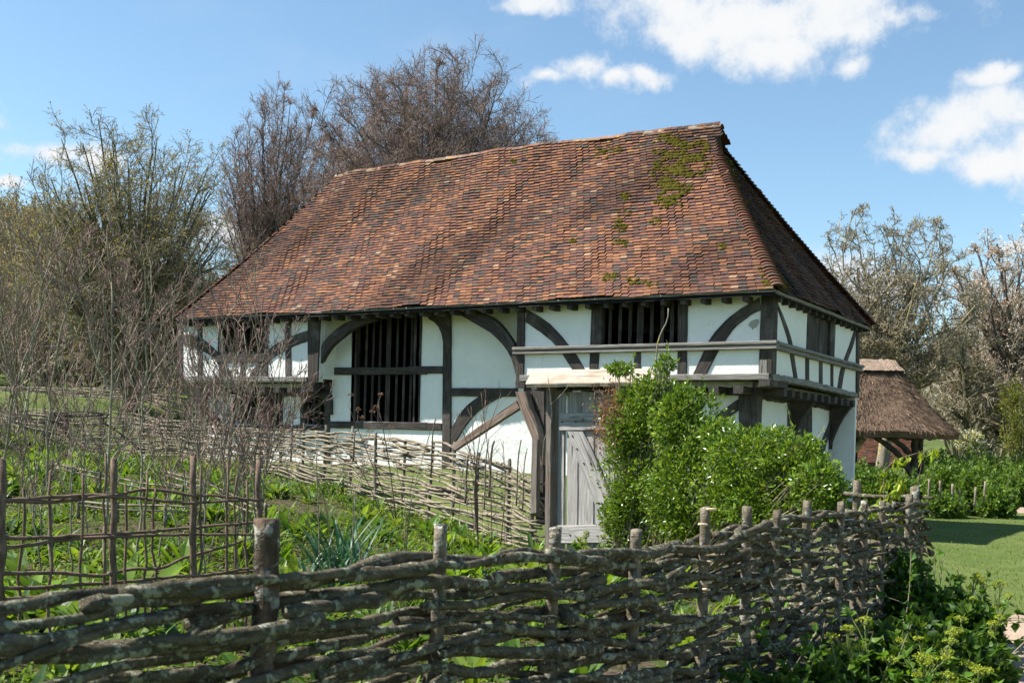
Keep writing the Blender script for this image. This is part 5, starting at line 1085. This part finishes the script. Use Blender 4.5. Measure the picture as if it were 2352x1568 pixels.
# ------------------------------------------------------------------ vegetable bed
M_LEEK = leafmat('leek_leaf', .3, .4, .4, (1.1, 1.2, .8)); M_DOCK = leafmat('dock_leaf', .5, .6, .25)
def clump(name, label, cat, c, n, L, Wd, bend, col, mat, spread=.08, zmin=.5, prof=None, cup=.3, seg=7, group=None, ruffle=0.):
    T = empty(name, c); tag(T, label, cat, group); a = rng.uniform(0, 2 * np.pi, n); D = rdir(n, zmin, .98); P = np.tile(c, (n, 1)) + np.c_[rng.normal(0, spread, (n, 2)), np.zeros(n)]
    for i in range(n): blades(P[i:i + 1], D[i:i + 1], np.array([rng.uniform(.75, 1.15) * L]), np.array([Wd * rng.uniform(.8, 1.15)]), np.array([rng.uniform(*bend)]), jit(col, 1, .2), seg, prof, None, cup, ruffle).build('leaf', mat, T, smooth=True)
    return T
for i, (x, y, d) in enumerate(((742, 1300, 12.0), (790, 1285, 12.2), (770, 1330, 11.6), (818, 1320, 11.7), (700, 1325, 11.6))):
    clump('leek', ['blue-green leek furthest back on the left, bolt upright', 'tall blue-green leek with arching leaves at the centre of the group', 'short blue-green leek at the front of the leek group', 'blue-green leek on the right of the group with drooping leaves', 'small blue-green leek beside the thick foreground stake'][i], 'leek', np.array([*at_depth(x, y, d)[:2], -.72]), 13, [.95, 1.1, .65, .85, .6][i], .055, (.1, 1.2), (.06, .135, .085), M_LEEK, .03, .82, ((0, .1, .6, 1), (.9, 1, .7, .04)), .45, group='leeks in the vegetable bed')
dock_prof = ((0, .12, .3, .6, .85, 1), (.12, .2, .75, 1, .6, .03))
docks = [(60, 1225, 9.8, 'dense dock plant with broad leaves at the left trellis stake', 14, .55), (120, 1235, 9.6, 'dark-hearted dock plant behind the left trellis panel', 14, .55), (20, 1330, 9.0, 'dock plant low at the left edge', 10, .42), (90, 1330, 8.9, 'dock with one large upright backlit leaf', 8, .5), (155, 1350, 8.8, 'bright toothed dock leaves near the second stake', 8, .55), (290, 1250, 10, 'pale leafy dock right of the second trellis stake', 9, .6), (345, 1275, 9.7, 'upright dock leaves in the middle trellis panel', 9, .6), (400, 1300, 9.5, 'dock plant beside the third trellis stake', 8, .5), (200, 1280, 10, 'low dock plant behind the second trellis stake', 8, .45),
         (925, 1270, 12.6, 'bright horseradish clump right of the leeks', 14, .42), (865, 1220, 13.2, 'bright leafy clump behind the leeks', 12, .4), (1090, 1262, 13, 'leafy clump against the gate end of the bed', 16, .42), (1150, 1245, 13.4, 'leafy clump nearest the gate post', 14, .42), (1040, 1275, 12.4, 'lush clump right of the sawn foreground stake', 16, .40), (680, 1160, 16, 'broad dark burdock by the low edging', 9, .5), (840, 1140, 16, 'grey-green burdock behind the leeks', 9, .45), (1010, 1140, 15.5, 'burdock at the foot of the sunlit fence', 8, .4), (640, 1250, 13, 'leafy clump behind the thick foreground stake', 10, .4), (1120, 1200, 14.6, 'big-leaved burdock in the shade of the fence end', 8, .42), (560, 1290, 10.5, 'low sorrel clump at the right end of the trellis', 10, .35)]
for x, y, d, lab, n, L in docks:
    xy = at_depth(x, y, d)[:2]; clump('leafy_plant', lab, 'plant', gpt(*xy), n, L, L * .27, (.3, 1.3), (.15, .26, .028) if 'dark' not in lab and 'grey' not in lab else (.08, .15, .035), M_DOCK, .05, .45, dock_prof, .25, 8, 'leafy plants in the vegetable bed', .25)
# low ground cover in the bed
def inside(n):
    q = rng.uniform(-2.6, fl + .1, n); w_ = rng.uniform(.12, 16, n) ; return FA + FD * q[:, None] + FN * w_[:, None]
BPt = np.array([BL.at(v)[0] for v in np.linspace(0, BL.L, 60)]); RTt = np.array([RT.at(v)[0] for v in np.linspace(0, RT.L, 20)])
poly = np.vstack([FA - FD * 2.6 + FN * .1, FB - FD * .1, RTt[::-1][1:], GATE[None], BPt])
def inpoly(P, poly):
    x, y = P[:, 0], P[:, 1]; c = np.zeros(len(P), bool); j = len(poly) - 1
    for i in range(len(poly)):
        (xi, yi), (xj, yj) = poly[i], poly[j]; h = ((yi > y) != (yj > y)) & (x < (xj - xi) * (y - yi) / (yj - yi + 1e-12) + xi); c ^= h; j = i
    return c
S_ = np.c_[rng.uniform(-22, 8, 130000), rng.uniform(-24, 0, 130000)]; S_ = S_[inpoly(S_, np.vstack([poly, FA - FD * 2.6 + FN * 16]))]
dd = (S_ - CAM[:2]) @ AXV[:2]; dens = np.sin(S_[:, 0] * 1.3 + np.sin(S_[:, 1])) + np.sin(S_[:, 1] * 1.7 + 2) + rng.normal(0, .8, len(S_)); S_ = S_[dens > -1.1][:46000]
N = len(S_); n_ = 3; idx = np.repeat(np.arange(N), n_); Z = gz(S_[:, 0], S_[:, 1]); hgt = np.clip(.14 + .07 * np.sin(S_[:, 0] * 1.1) * np.cos(S_[:, 1] * .9) + rng.normal(0, .05, N), 0.04, .38)
Pp = np.c_[S_, Z][idx] + np.c_[rng.normal(0, .03, (len(idx), 2)), rng.random(len(idx)) * hgt[idx]]; dk = .75 + .35 * np.sin(S_[idx, 0] * .8 + 1) * np.sin(S_[idx, 1] * 1.1)
cl = np.array([(.10, .18, .024), (.15, .23, .032), (.065, .125, .024), (.19, .22, .06)])[rng.integers(0, 4, len(idx))] * dk[:, None] * rng.uniform(.7, 1.25, (len(idx), 1)); s = rng.uniform(.03, .085, len(idx))
gcv = leaves(Pp, unit(rdir(len(idx), -.1, .9)), unit(rdir(len(idx)) * .7 + [0, 0, 1]), s, s * rng.uniform(.3, .65, len(idx)), cl, .2)
k = rng.choice(N, 9000); gcv.merge(blades(np.c_[S_[k], Z[k]], rdir(9000, .7, 1), rng.uniform(.14, .45, 9000), rng.uniform(.006, .014, 9000), rng.uniform(.1, 1.2, 9000), jit((.15, .26, .032), 9000, .3), 4))
nr_ = 1300; k = rng.choice(N, nr_); sz = rng.uniform(.18, .52, nr_); ri = np.repeat(np.arange(nr_), 13); gcv.merge(blades(np.c_[S_[k], Z[k]][ri] + np.c_[rng.normal(0, .03, (len(ri), 2)), np.zeros(len(ri))], rdir(len(ri), .5, .97), sz[ri] * rng.uniform(.6, 1.1, len(ri)), sz[ri] * rng.uniform(.14, .26, len(ri)), rng.uniform(.2, 1.3, len(ri)), np.array([(.13, .235, .03), (.08, .155, .028), (.17, .25, .05), (.07, .13, .045)])[rng.integers(0, 4, nr_)][ri] * rng.uniform(.75, 1.25, (len(ri), 1)), 5, dock_prof, None, .25, .2))
k = rng.choice(N, 500); k = k[(S_[k] - at_depth(780, 1290, 12)[:2] @ np.eye(2))[:, 0] ** 2 < 9]; fp_ = np.c_[S_[k], Z[k] + rng.uniform(.12, .22, len(k))]; fi = np.repeat(np.arange(len(k)), 6); gcv.merge(leaves(fp_[fi] + rng.normal(0, .015, (len(fi), 3)), rdir(len(fi)), rdir(len(fi)), np.full(len(fi), .02), np.full(len(fi), .014), jit((.35, .14, .26), len(fi), .2)))
tag(gcv.build('ground_cover', M_LEAF), 'low bright weeds and herbs carpeting the garden bed', 'ground cover', kind='stuff')
# soil under the bed, draped a little above the turf
V = np.vstack([FA - FD * 2.6 + FN * .1, FB - FD * .1, RTt[::-1], BPt, FA - FD * 2.6 + FN * 14]); gx, gy = np.meshgrid(np.linspace(-24, 7, 120), np.linspace(-25, 1, 110), indexing='ij'); G_ = np.c_[gx.ravel(), gy.ravel()]; ok = inpoly(G_, V).reshape(gx.shape)
q = np.argwhere(ok[:-1, :-1] & ok[1:, :-1] & ok[1:, 1:] & ok[:-1, 1:]); ii = q[:, 0] * 110 + q[:, 1]; m, t = new_mat('garden_soil'); p = pos(t); n1 = t.noise(p, 14, 6, .65)
finish(t, t.mix(t.mapr(t.noise(p, 1.5, 5, .6), .42, .62), t.mix(t.mapr(n1, .35, .65), (.045, .032, .022), (.12, .092, .065)), (.05, .075, .016)), .95, n1, .9, .04, .1)
mb = MB(); mb.add(np.c_[G_, gz(G_[:, 0], G_[:, 1]) + .02], {4: np.stack([ii, ii + 110, ii + 111, ii + 1], -1)}); tag(mb.build('garden_bed', m, smooth=True), 'dark garden soil inside the wattle fences', 'soil', kind='structure')
# ------------------------------------------------------------------ alexanders (yellow-green umbels)
M_UMB = leafmat('umbel', .35, .6, .2); 
def alexanders(label, base, h, n, lean=.12, leafn=46, group='yellow-green flowering alexanders', lsize=.085):
    T = empty('alexanders', base); tag(T, label, 'flowering plant', group); sm, lf_, um = MB(), MB(), MB(); tips = []
    for i in range(n):
        hh = h * rng.uniform(.7, 1.08); tp = base + np.array([*rng.normal(0, lean, 2), hh]); b = base + np.array([*rng.normal(0, .05, 2), 0]); P = smooth_path([b, (b + tp) / 2 + rng.normal(0, .03, 3), tp], 10); rad = np.linspace(.008, .0045, 10); sm.merge(tubes(P, rad, 5)); tips.append(tp)
        Q, q = grow(P[None], rad[None], 5, 42, .25, .3, .08, 4, t0=.55, minr=.003, lmin=.07); sm.merge(tubes(Q, q, 4, None, False)); tips += list(Q[rng.random(5) < .2, -1])
        for j in range(leafn // n):
            t_ = rng.uniform(.12, .85); o = P[int(t_ * 9)]; dr = unit(np.array([*rng.normal(size=2), .25])); e = o + dr * rng.uniform(.08, .24); sm.merge(tubes(np.array([o, (o + e) / 2 + [0, 0, .012], e]), np.full(3, .0028), 3, None, False)); k3 = 5
            D = unit(dr + rng.normal(0, .75, (k3, 3))); lf_.merge(leaves(np.tile(e, (k3, 1)) - D * .01, D, np.tile([0, 0, 1.], (k3, 1)) + rng.normal(0, .25, (k3, 3)), rng.uniform(.8, 1.3, k3) * lsize, rng.uniform(.55, .8, k3) * lsize, jit((.095, .19, .028), k3, .25), .15))
    for tp in tips:
        um = MB(); r_ = rng.uniform(.028, .05); n_ = 60; D = rdir(n_, .15, 1) * [1, 1, .62]; um.merge(leaves(tp + D * r_, rdir(n_), D + .3 * rdir(n_), rng.uniform(.010, .017, n_), rng.uniform(.009, .013, n_), jit((.30, .36, .045), n_, .25)))
        k = 9; sm.merge(tubes(np.stack([np.tile(tp - [0, 0, r_ * .6], (k, 1)), tp + rdir(k, .2, 1) * r_ * [1, 1, .62]], 1), np.full((k, 2), .0018), 3, None, False))
        um.build('umbel', M_UMB, T)
    sm.build('stem', M_STEM, T, smooth=True); lf_.build('foliage', M_LEAF, T); return T
m, t = new_mat('green_stem'); finish(t, t.mix(t.noise(pos(t), 20), (.09, .14, .03), (.16, .19, .06)), .6); M_STEM = m
for x, yb, d, yt, n, lab in ((1850, 1640, 6.6, 1490, 4, 'alexanders with small umbels at the foot of the woven fence'), (1690 + 280, 1640, 6.4, 1440, 5, 'leftmost tall alexanders in the shady corner right of the fence'), (2120, 1660, 6.6, 1480, 7, 'alexanders with the largest cluster of umbels, bottom right'), (2215, 1650, 6.2, 1530, 5, 'low alexanders at the front of the bottom right group'), (2235, 1560, 7.6, 1390, 4, 'alexanders standing halfway up the dark greenery'), (2275, 1500, 8.6, 1345, 4, 'rightmost alexanders leaning out towards the path'), (2235, 1400, 9.4, 1295, 4, 'alexanders highest up behind the dark greenery, near the lawn'), (2010, 1560, 7.2, 1455, 3, 'short alexanders against the fence base'), (1660, 1640, 6.0, 1560, 3, 'alexanders showing below the fence, bottom centre right')):
    top = at_depth(x, yt, d); b = np.array([*top[:2], -.72]); alexanders(lab, b, top[2] + .72, n, .09 + .01 * n, 40)
alexanders('yellow-green alexanders in front of the weathered gate', np.array([*at_depth(1335, 1270, 12.6)[:2], -.72]), .62, 5, .14, 40)
# greenery bottom right, leaf colours darkened to hold the fence's shade
SHADE_GRN = [(.042, .095, .018), (.06, .125, .02), (.03, .07, .018), (.095, .16, .028)]
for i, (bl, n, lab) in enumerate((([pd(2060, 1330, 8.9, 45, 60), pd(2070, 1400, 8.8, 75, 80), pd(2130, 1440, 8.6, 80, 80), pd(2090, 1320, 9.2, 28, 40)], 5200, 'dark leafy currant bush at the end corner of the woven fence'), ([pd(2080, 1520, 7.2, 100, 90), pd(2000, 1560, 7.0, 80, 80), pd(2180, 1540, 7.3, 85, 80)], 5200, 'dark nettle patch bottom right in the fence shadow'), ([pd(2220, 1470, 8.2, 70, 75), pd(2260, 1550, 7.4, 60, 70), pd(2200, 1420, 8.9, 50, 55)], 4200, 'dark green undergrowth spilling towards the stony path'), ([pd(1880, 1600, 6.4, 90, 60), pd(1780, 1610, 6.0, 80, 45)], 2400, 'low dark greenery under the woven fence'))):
    shrub('undergrowth', lab, bl, n, .075, SHADE_GRN, 'undergrowth', 'dark undergrowth beside the fence', aspect=.75, shoots=12, inner=.4)
T_ = drystems('thin dark canes standing in the bush at the fence corner', [[at_depth(2080 + 14 * i, 1420, 9), at_depth(2084 + 15 * i, 1350, 9), at_depth(2092 + 16 * i + rng.uniform(-10, 10), 1255 + rng.uniform(-5, 40), 9)] for i in range(6)], 4, 0, .004)
# grass tufts along the fence foot, lawn blades
M_GRASS = leafmat('grass_blade', .4, .55, .2, (1.1, 1.2, .5))
xy = np.c_[rng.uniform(-1, 40, 60000), rng.uniform(-22, 26, 60000)]; dv = (xy - CAM[:2]) @ AXV[:2]; rv = (xy - CAM[:2]) @ AXR[:2]; ok = (dv > 5) & (dv < 46) & (rv / dv > .30) & (rv / dv < .52) & (rng.random(60000) < np.clip(16 / dv, .25, 1)); xy = xy[ok]
PC = smooth_path(np.array(ptA), 120); dp = np.min(np.linalg.norm(xy[:, None] - PC[None], axis=2), 1); xy = xy[(dp > .78) & ~((xy[:, 0] < .3) & (xy[:, 1] > -.3) & (xy[:, 1] < 6.5))]; N = len(xy); rep = 3; X3 = np.repeat(xy, rep, 0) + rng.normal(0, .05, (N * rep, 2)); M3 = len(X3)
tag(blades(np.c_[X3, gz(X3[:, 0], X3[:, 1])], rdir(M3, .75, 1), rng.uniform(.025, .07, M3), rng.uniform(.006, .014, M3), rng.uniform(.2, 1.4, M3), jit((.13, .19, .04), M3, .3, .12), 3).build('lawn_grass', M_GRASS), 'short mown grass of the lawn right of the farmhouse', 'grass', kind='stuff')
# ------------------------------------------------------------------ thatched hovel, outbuilding, hedge
m, t = new_mat('old_thatch'); p = pos(t); c = attr(t, 'Col').outputs['Color']; n1 = t.noise(t.vec('MULTIPLY', p, (1, 1, .25)), 38, 5, .65); n2 = t.noise(p, 2.2, 5, .6)
c = t.mix(t.mapr(n1, .3, .7), t.vec('MULTIPLY', c, (.45, .42, .40)), t.vec('MULTIPLY', c, (1.25, 1.2, 1.15))); c = t.mix(t.math('MULTIPLY', t.mapr(n2, .5, .75), .4), c, (.06, .045, .033)); finish(t, c, .95, n1, 1.0, .06, .1); M_THATCH = m
hd = 34.; hc = at_depth(1990, 1000, hd + 1.2); hv = empty('thatched_hovel', gpt(*hc[:2])); tag(hv, 'open-sided hovel with steep brown thatch and crooked posts', 'thatched shelter')
ze, zr = at_depth(2100, 1000, hd - 1)[2], at_depth(1960, 822, hd)[2]; HX, HY = 2.5, 2.5                 # half length (along the picture) and half depth at the eaves
nr, nk = 22, 72; th = np.arange(nk) * 2 * np.pi / nk; V = []
def ring(a, b, z, pw=.62): 
    cx, sx_ = np.cos(th), np.sin(th); x = a * np.sign(cx) * np.abs(cx) ** pw; y = b * np.sign(sx_) * np.abs(sx_) ** pw
    return hc + AXR * x[:, None] + AXV * y[:, None] + np.array([0, 0, 1]) * (z - hc[2])
tl = np.linspace(0, 1, nr)
for q in tl:
    bell = q + .05 * np.sin(np.pi * q); a = HX + (.74 - HX) * bell; b = HY + (.06 - HY) * bell; wv = .03 * np.sin(5 * th + 6 * q) + .025 * np.sin(11 * th - 9 * q) + rng.normal(0, .012, nk)
    V.append(ring(a, b, ze + .12 + (zr - ze - .12) * q) + unit(np.stack([np.cos(th)[:, None] * AXR + np.sin(th)[:, None] * AXV], 0)[0]) * wv[:, None])
und = [ring(HX - .05, HY - .05, ze - .08) + rng.normal(0, .02, (nk, 3)), ring(HX - .45, HY - .45, ze + .12), ring(1.2, .3, zr - .5)]
A = np.vstack(und[::-1] + V); n_ = len(A) // nk; i = np.arange(n_ - 1)[:, None] * nk; j = np.arange(nk)[None]
mb = MB(); mb.add(A, {4: np.stack([i + j, i + (j + 1) % nk, i + nk + (j + 1) % nk, i + nk + j], -1).reshape(-1, 4)}, (.20, .142, .102)); tr_ = mb.build('thatch_roof', M_THATCH, hv)
kk = 15000; q = rng.random(kk) ** 1.2; a_ = rng.integers(0, nk, kk); fi = np.clip((q * (nr - 1)).astype(int), 0, nr - 2); VV = np.array(V); P1 = VV[fi, a_] * .5 + VV[fi, (a_ + 1) % nk] * .5; P0 = VV[fi + 1, a_]; dn = unit(VV[fi, a_] - P0); out = unit(np.cross(VV[fi, (a_ + 1) % nk] - VV[fi, a_], dn)); out = np.where((out[:, 2] < 0)[:, None], -out, out)
P1 = P1 + (VV[fi, (a_ + 1) % nk] - VV[fi, a_]) * rng.uniform(-.5, .5, (kk, 1)) + (VV[fi + 1, a_] - VV[fi, a_]) * rng.random((kk, 1)); mb = leaves(P1 + out * .006, unit(dn + .16 * rng.normal(size=(kk, 3)) + out * .22), out, rng.uniform(.10, .32, kk), rng.uniform(.014, .034, kk), jit((.20, .145, .105), kk, .6) * np.where(rng.random(kk) < .05, 2.0, 1)[:, None], 0); mb.build('straw', M_THATCH, tr_)
mb = MB(); top = []                                                              # paler straw ridge cap
for q in (0, .09, .155): bell = (1 - q); a = HX + (.77 - HX) * bell + .05; b = HY + (.12 - HY) * bell + .05; top.append(ring(a, b, ze + .12 + (zr - ze - .06) * (1 - q)) + rng.normal(0, .015, (nk, 3)))
A = np.vstack([ring(.68, .03, zr + .05)] + top); i = np.arange(3)[:, None] * nk; mb.add(A, {4: np.stack([i + j, i + (j + 1) % nk, i + nk + (j + 1) % nk, i + nk + j], -1).reshape(-1, 4)}, (.48, .37, .29)); mb.build('ridge_cap', M_THATCH, tr_)
gzh = float(gz(*hc[:2]))
for x, dd, r, pts in ((2098, 33.6, .12, None), (2112, 36.8, .11, None), (1931, 33.5, .2, None), (1962, 36.8, .09, None)):
    b = at_depth(x, 1120, dd); P = resample([np.array([b[0], b[1], gzh - .2]), np.array([b[0], b[1], ze + .16])], 10); P[1:-1, :2] += rng.normal(0, .02, (8, 2)); tubes(P, np.linspace(r, r * .85, 10), 8, None, True, .06).build('post', M_LICH if r > .15 else M_TIMBER, hv, smooth=True)
for pts, r, mt in (([(1937, 1110), (1950, 1050), (1985, 1005)], .13, M_LICH), ([(2095, 1090), (2060, 1040), (2010, 1003)], .10, M_TIMBER), ([(2095, 1050), (2070, 1022), (2040, 1003)], .09, M_TIMBER), ([(1925, 1050), (1938, 1025), (1955, 1000)], .08, M_LICH)):
    P = smooth_path([at_depth(x, y, 33.55) for x, y in pts], 14); tubes(P, np.linspace(r, r * .8, 14) * (1 + rng.uniform(-.08, .08, 14)), 8, None, True, .08).build('brace', mt, hv, smooth=True)
# brick outbuilding beyond the hovel
m, t = new_mat('old_brick'); p = pos(t); u_ = t.math('ADD', t.math('MULTIPLY', t.new('ShaderNodeSeparateXYZ', ins={0: p}).outputs[0], .849), t.math('MULTIPLY', t.new('ShaderNodeSeparateXYZ', ins={0: p}).outputs[1], .528)); v_ = t.new('ShaderNodeSeparateXYZ', ins={0: p}).outputs[2]
br = t.new('ShaderNodeTexBrick', ins={'Vector': t.new('ShaderNodeCombineXYZ', ins={0: u_, 1: v_}).outputs[0], 'Color1': (.20, .125, .095, 1), 'Color2': (.26, .17, .13, 1), 'Mortar': (.36, .32, .27, 1), 'Scale': 1.0, 'Mortar Size': .012, 'Brick Width': .23, 'Row Height': .075}); finish(t, br.outputs[0], .9)
ob = empty('brick_outbuilding', gpt(*at_depth(2000, 1100, 46)[:2])); tag(ob, 'low brick outbuilding with tiled roof seen under the thatched hovel', 'outbuilding')
def obx(name, u0, u1, d0, d1, z0, z1, mat):
    mb = MB(); C8 = [CAM * [1, 1, 0] + AXR * u + AXV * dq + np.array([0, 0, z]) for u in (u0, u1) for dq in (d0, d1) for z in (z0, z1)]; mb.add(C8, {4: [[0, 1, 3, 2], [4, 6, 7, 5], [0, 4, 5, 1], [2, 3, 7, 6], [0, 2, 6, 4], [1, 5, 7, 3]]}); return mb.build(name, mat, ob)
uo = 46 / FPX; obx('brick_wall', (1880 - 1176) * uo, (2120 - 1176) * uo, 46, 50, -1.2, at_depth(2000, 1062, 46)[2], m)
zt0, zt1 = at_depth(2000, 1063, 45.8)[2], at_depth(2000, 990, 48)[2]; e0 = CAM * [1, 1, 0] + AXR * (1870 - 1176) * uo + AXV * 45.7 + [0, 0, zt0]; upv = AXV * 2.3 + np.array([0, 0, zt1 - zt0]); ln_ = np.linalg.norm(upv); upv = upv / ln_
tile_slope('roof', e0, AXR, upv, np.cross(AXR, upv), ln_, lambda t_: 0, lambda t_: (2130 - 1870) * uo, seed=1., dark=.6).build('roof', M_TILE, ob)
# hedge bushes on the right
HG_ = [(.085, .16, .03), (.12, .21, .035), (.055, .11, .025), (.17, .24, .055)]
hb = [(1960, 1110, 30.5, 60, 45, 'dark rosemary-like bush under the thatch', 2600), (2030, 1125, 30, 60, 45, 'leafy hedge bush below the middle of the thatch', 2800), (2100, 1145, 30, 50, 42, 'leafy hedge bush at the hovel post', 2600), (2170, 1125, 30.5, 62, 62, 'hedge bush right of the hovel with pale stakes in front', 4200), (2240, 1130, 30, 60, 55, 'tall hedge bush in the middle of the right hedge', 4200), (2290, 1155, 29, 40, 38, 'low rounded end of the hedge by the path', 2400), (2165, 1165, 28.6, 50, 28, 'low bright bush at the front foot of the hedge', 2200), (2340, 1115, 36, 60, 52, 'pale green bush beyond the path', 3200), (2400, 1080, 40, 80, 80, 'large green bush cut by the right edge', 3000), (2250, 1080, 38, 70, 40, 'dark hedge behind the trunks', 2800), (2150, 1075, 40, 60, 38, 'dark hedge behind the hovel end', 2400)]
for x, y, d, rx, ry, lab, n in hb: shrub('hedge_bush', lab, [pd(x, y, d, rx, ry), pd(x - rx * .45, y + ry * .25, d - .3, rx * .6, ry * .7), pd(x + rx * .45, y + ry * .3, d - .2, rx * .6, ry * .65)], n, .125, HG_, 'hedge', 'bushes of the right hedge', aspect=.6, shoots=16)
shrub('hawthorn', 'hawthorn with white blossom behind the hedge', [pd(2222, 1012, 43, 34, 24), pd(2245, 1030, 43, 22, 20)], 1500, .14, [(.66, .66, .62), (.12, .16, .05), (.5, .5, .46)], 'shrub')
shrub('budding_shrub', 'tall yellow-green shrub at the right edge', [pd(2345, 1000, 42, 48, 70), pd(2330, 920, 42.5, 36, 50)], 3600, .11, [(.17, .20, .04), (.11, .14, .03), (.22, .22, .06)], 'shrub', inner=.5)
for i, (x, y0, y1) in enumerate(((2133, 1100, 1130), (2160, 1103, 1142), (2187, 1110, 1158), (2205, 1120, 1155), (2238, 1118, 1150), (2260, 1105, 1140))):
    a, b = at_depth(x, y1 + 14, 28.3), at_depth(x + rng.uniform(-2, 4), y0, 28.3); o = tubes(resample([a, b], 5), np.full(5, .03), 7, None, True, .06).build('stake', M_ROD, None, smooth=True, origin=a); tag(o, ['leftmost thin stake in the right hedge', 'pale stake second from the left in the hedge', 'pale leaning stake in the hedge middle', 'short bright stake near the hedge middle', 'thin stake towards the hedge end', 'last grey stake at the hedge end'][i], 'stake', 'stakes in the right hedge')
# chestnut sapling unfolding fresh leaves
cs = empty('chestnut_sapling', np.array([*at_depth(2030, 1240, 9.6)[:2], -.72])); tag(cs, 'young chestnut with drooping fresh yellow-green leaves by the fence corner', 'sapling'); mb = MB(); lfm = MB()
for pts in ([(2030, 1420), (2036, 1250), (2030, 1100), (2050, 1060), (2110, 1040), (2145, 1028)], [(2036, 1250), (2010, 1180), (1985, 1165)], [(2033, 1150), (2060, 1120), (2070, 1100)], [(2034, 1200), (2065, 1185), (2072, 1170)], [(2080, 1420), (2085, 1230), (2100, 1150), (2118, 1060)]):
    P = smooth_path([at_depth(x, y, 9.7) for x, y in pts], 16); mb.merge(tubes(P, np.linspace(.008, .0035, 16), 5)); n = 0 if pts[0][0] == 2080 else 44
    if n: t_ = rng.integers(7, 16, n); lfm.merge(leaves(P[t_] + rng.normal(0, .02, (n, 3)), unit(rng.normal(0, .5, (n, 3)) + [0, 0, -1.]), rdir(n), rng.uniform(.07, .12, n), rng.uniform(.028, .046, n), jit((.30, .38, .04), n, .25), .3))
mb.build('stem', M_STICK, cs, smooth=True); lfm.build('foliage', M_LEAF, cs)
# black crop netting slung between two canes on the left
m, t = new_mat('black_net_cord'); finish(t, (.012, .012, .013), .7); nn_ = empty('crop_netting', at_depth(190, 1000, 12.5)); tag(nn_, 'black crop netting bunched along a cord between the left saplings', 'netting'); mb = MB()
c_ = [smooth_path([at_depth(x, y, 12.5) for x, y in pts], 20) for pts in ([(126, 948), (200, 946), (250, 952)], [(128, 955), (205, 956), (252, 950)], [(252, 950), (236, 968), (262, 985), (320, 1030)], [(126, 948), (122, 990), (110, 1030)])]
for P in c_: tubes(P, np.full(20, .0075) * (1 + rng.uniform(-.3, .3, 20)), 6, None, True, .2).build('cord', m, nn_)
for i in range(26):
    x = 92 + 2.1 * i; P = smooth_path([at_depth(x + 22, 950, 12.5), at_depth(x + 10, 985 + rng.uniform(-4, 4), 12.5), at_depth(x + 2, 1030 + rng.uniform(-6, 12), 12.5)], 8); mb.merge(tubes(P, np.full(8, .0022), 3, None, False))
for i in range(16):
    y = 952 + 5 * i; P = smooth_path([at_depth(112 - i * .9, y, 12.5), at_depth(135, y + 4, 12.5), at_depth(166 - i * .8, y, 12.5)], 8); mb.merge(tubes(P, np.full(8, .0022), 3, None, False))
mb.build('mesh', m, nn_)
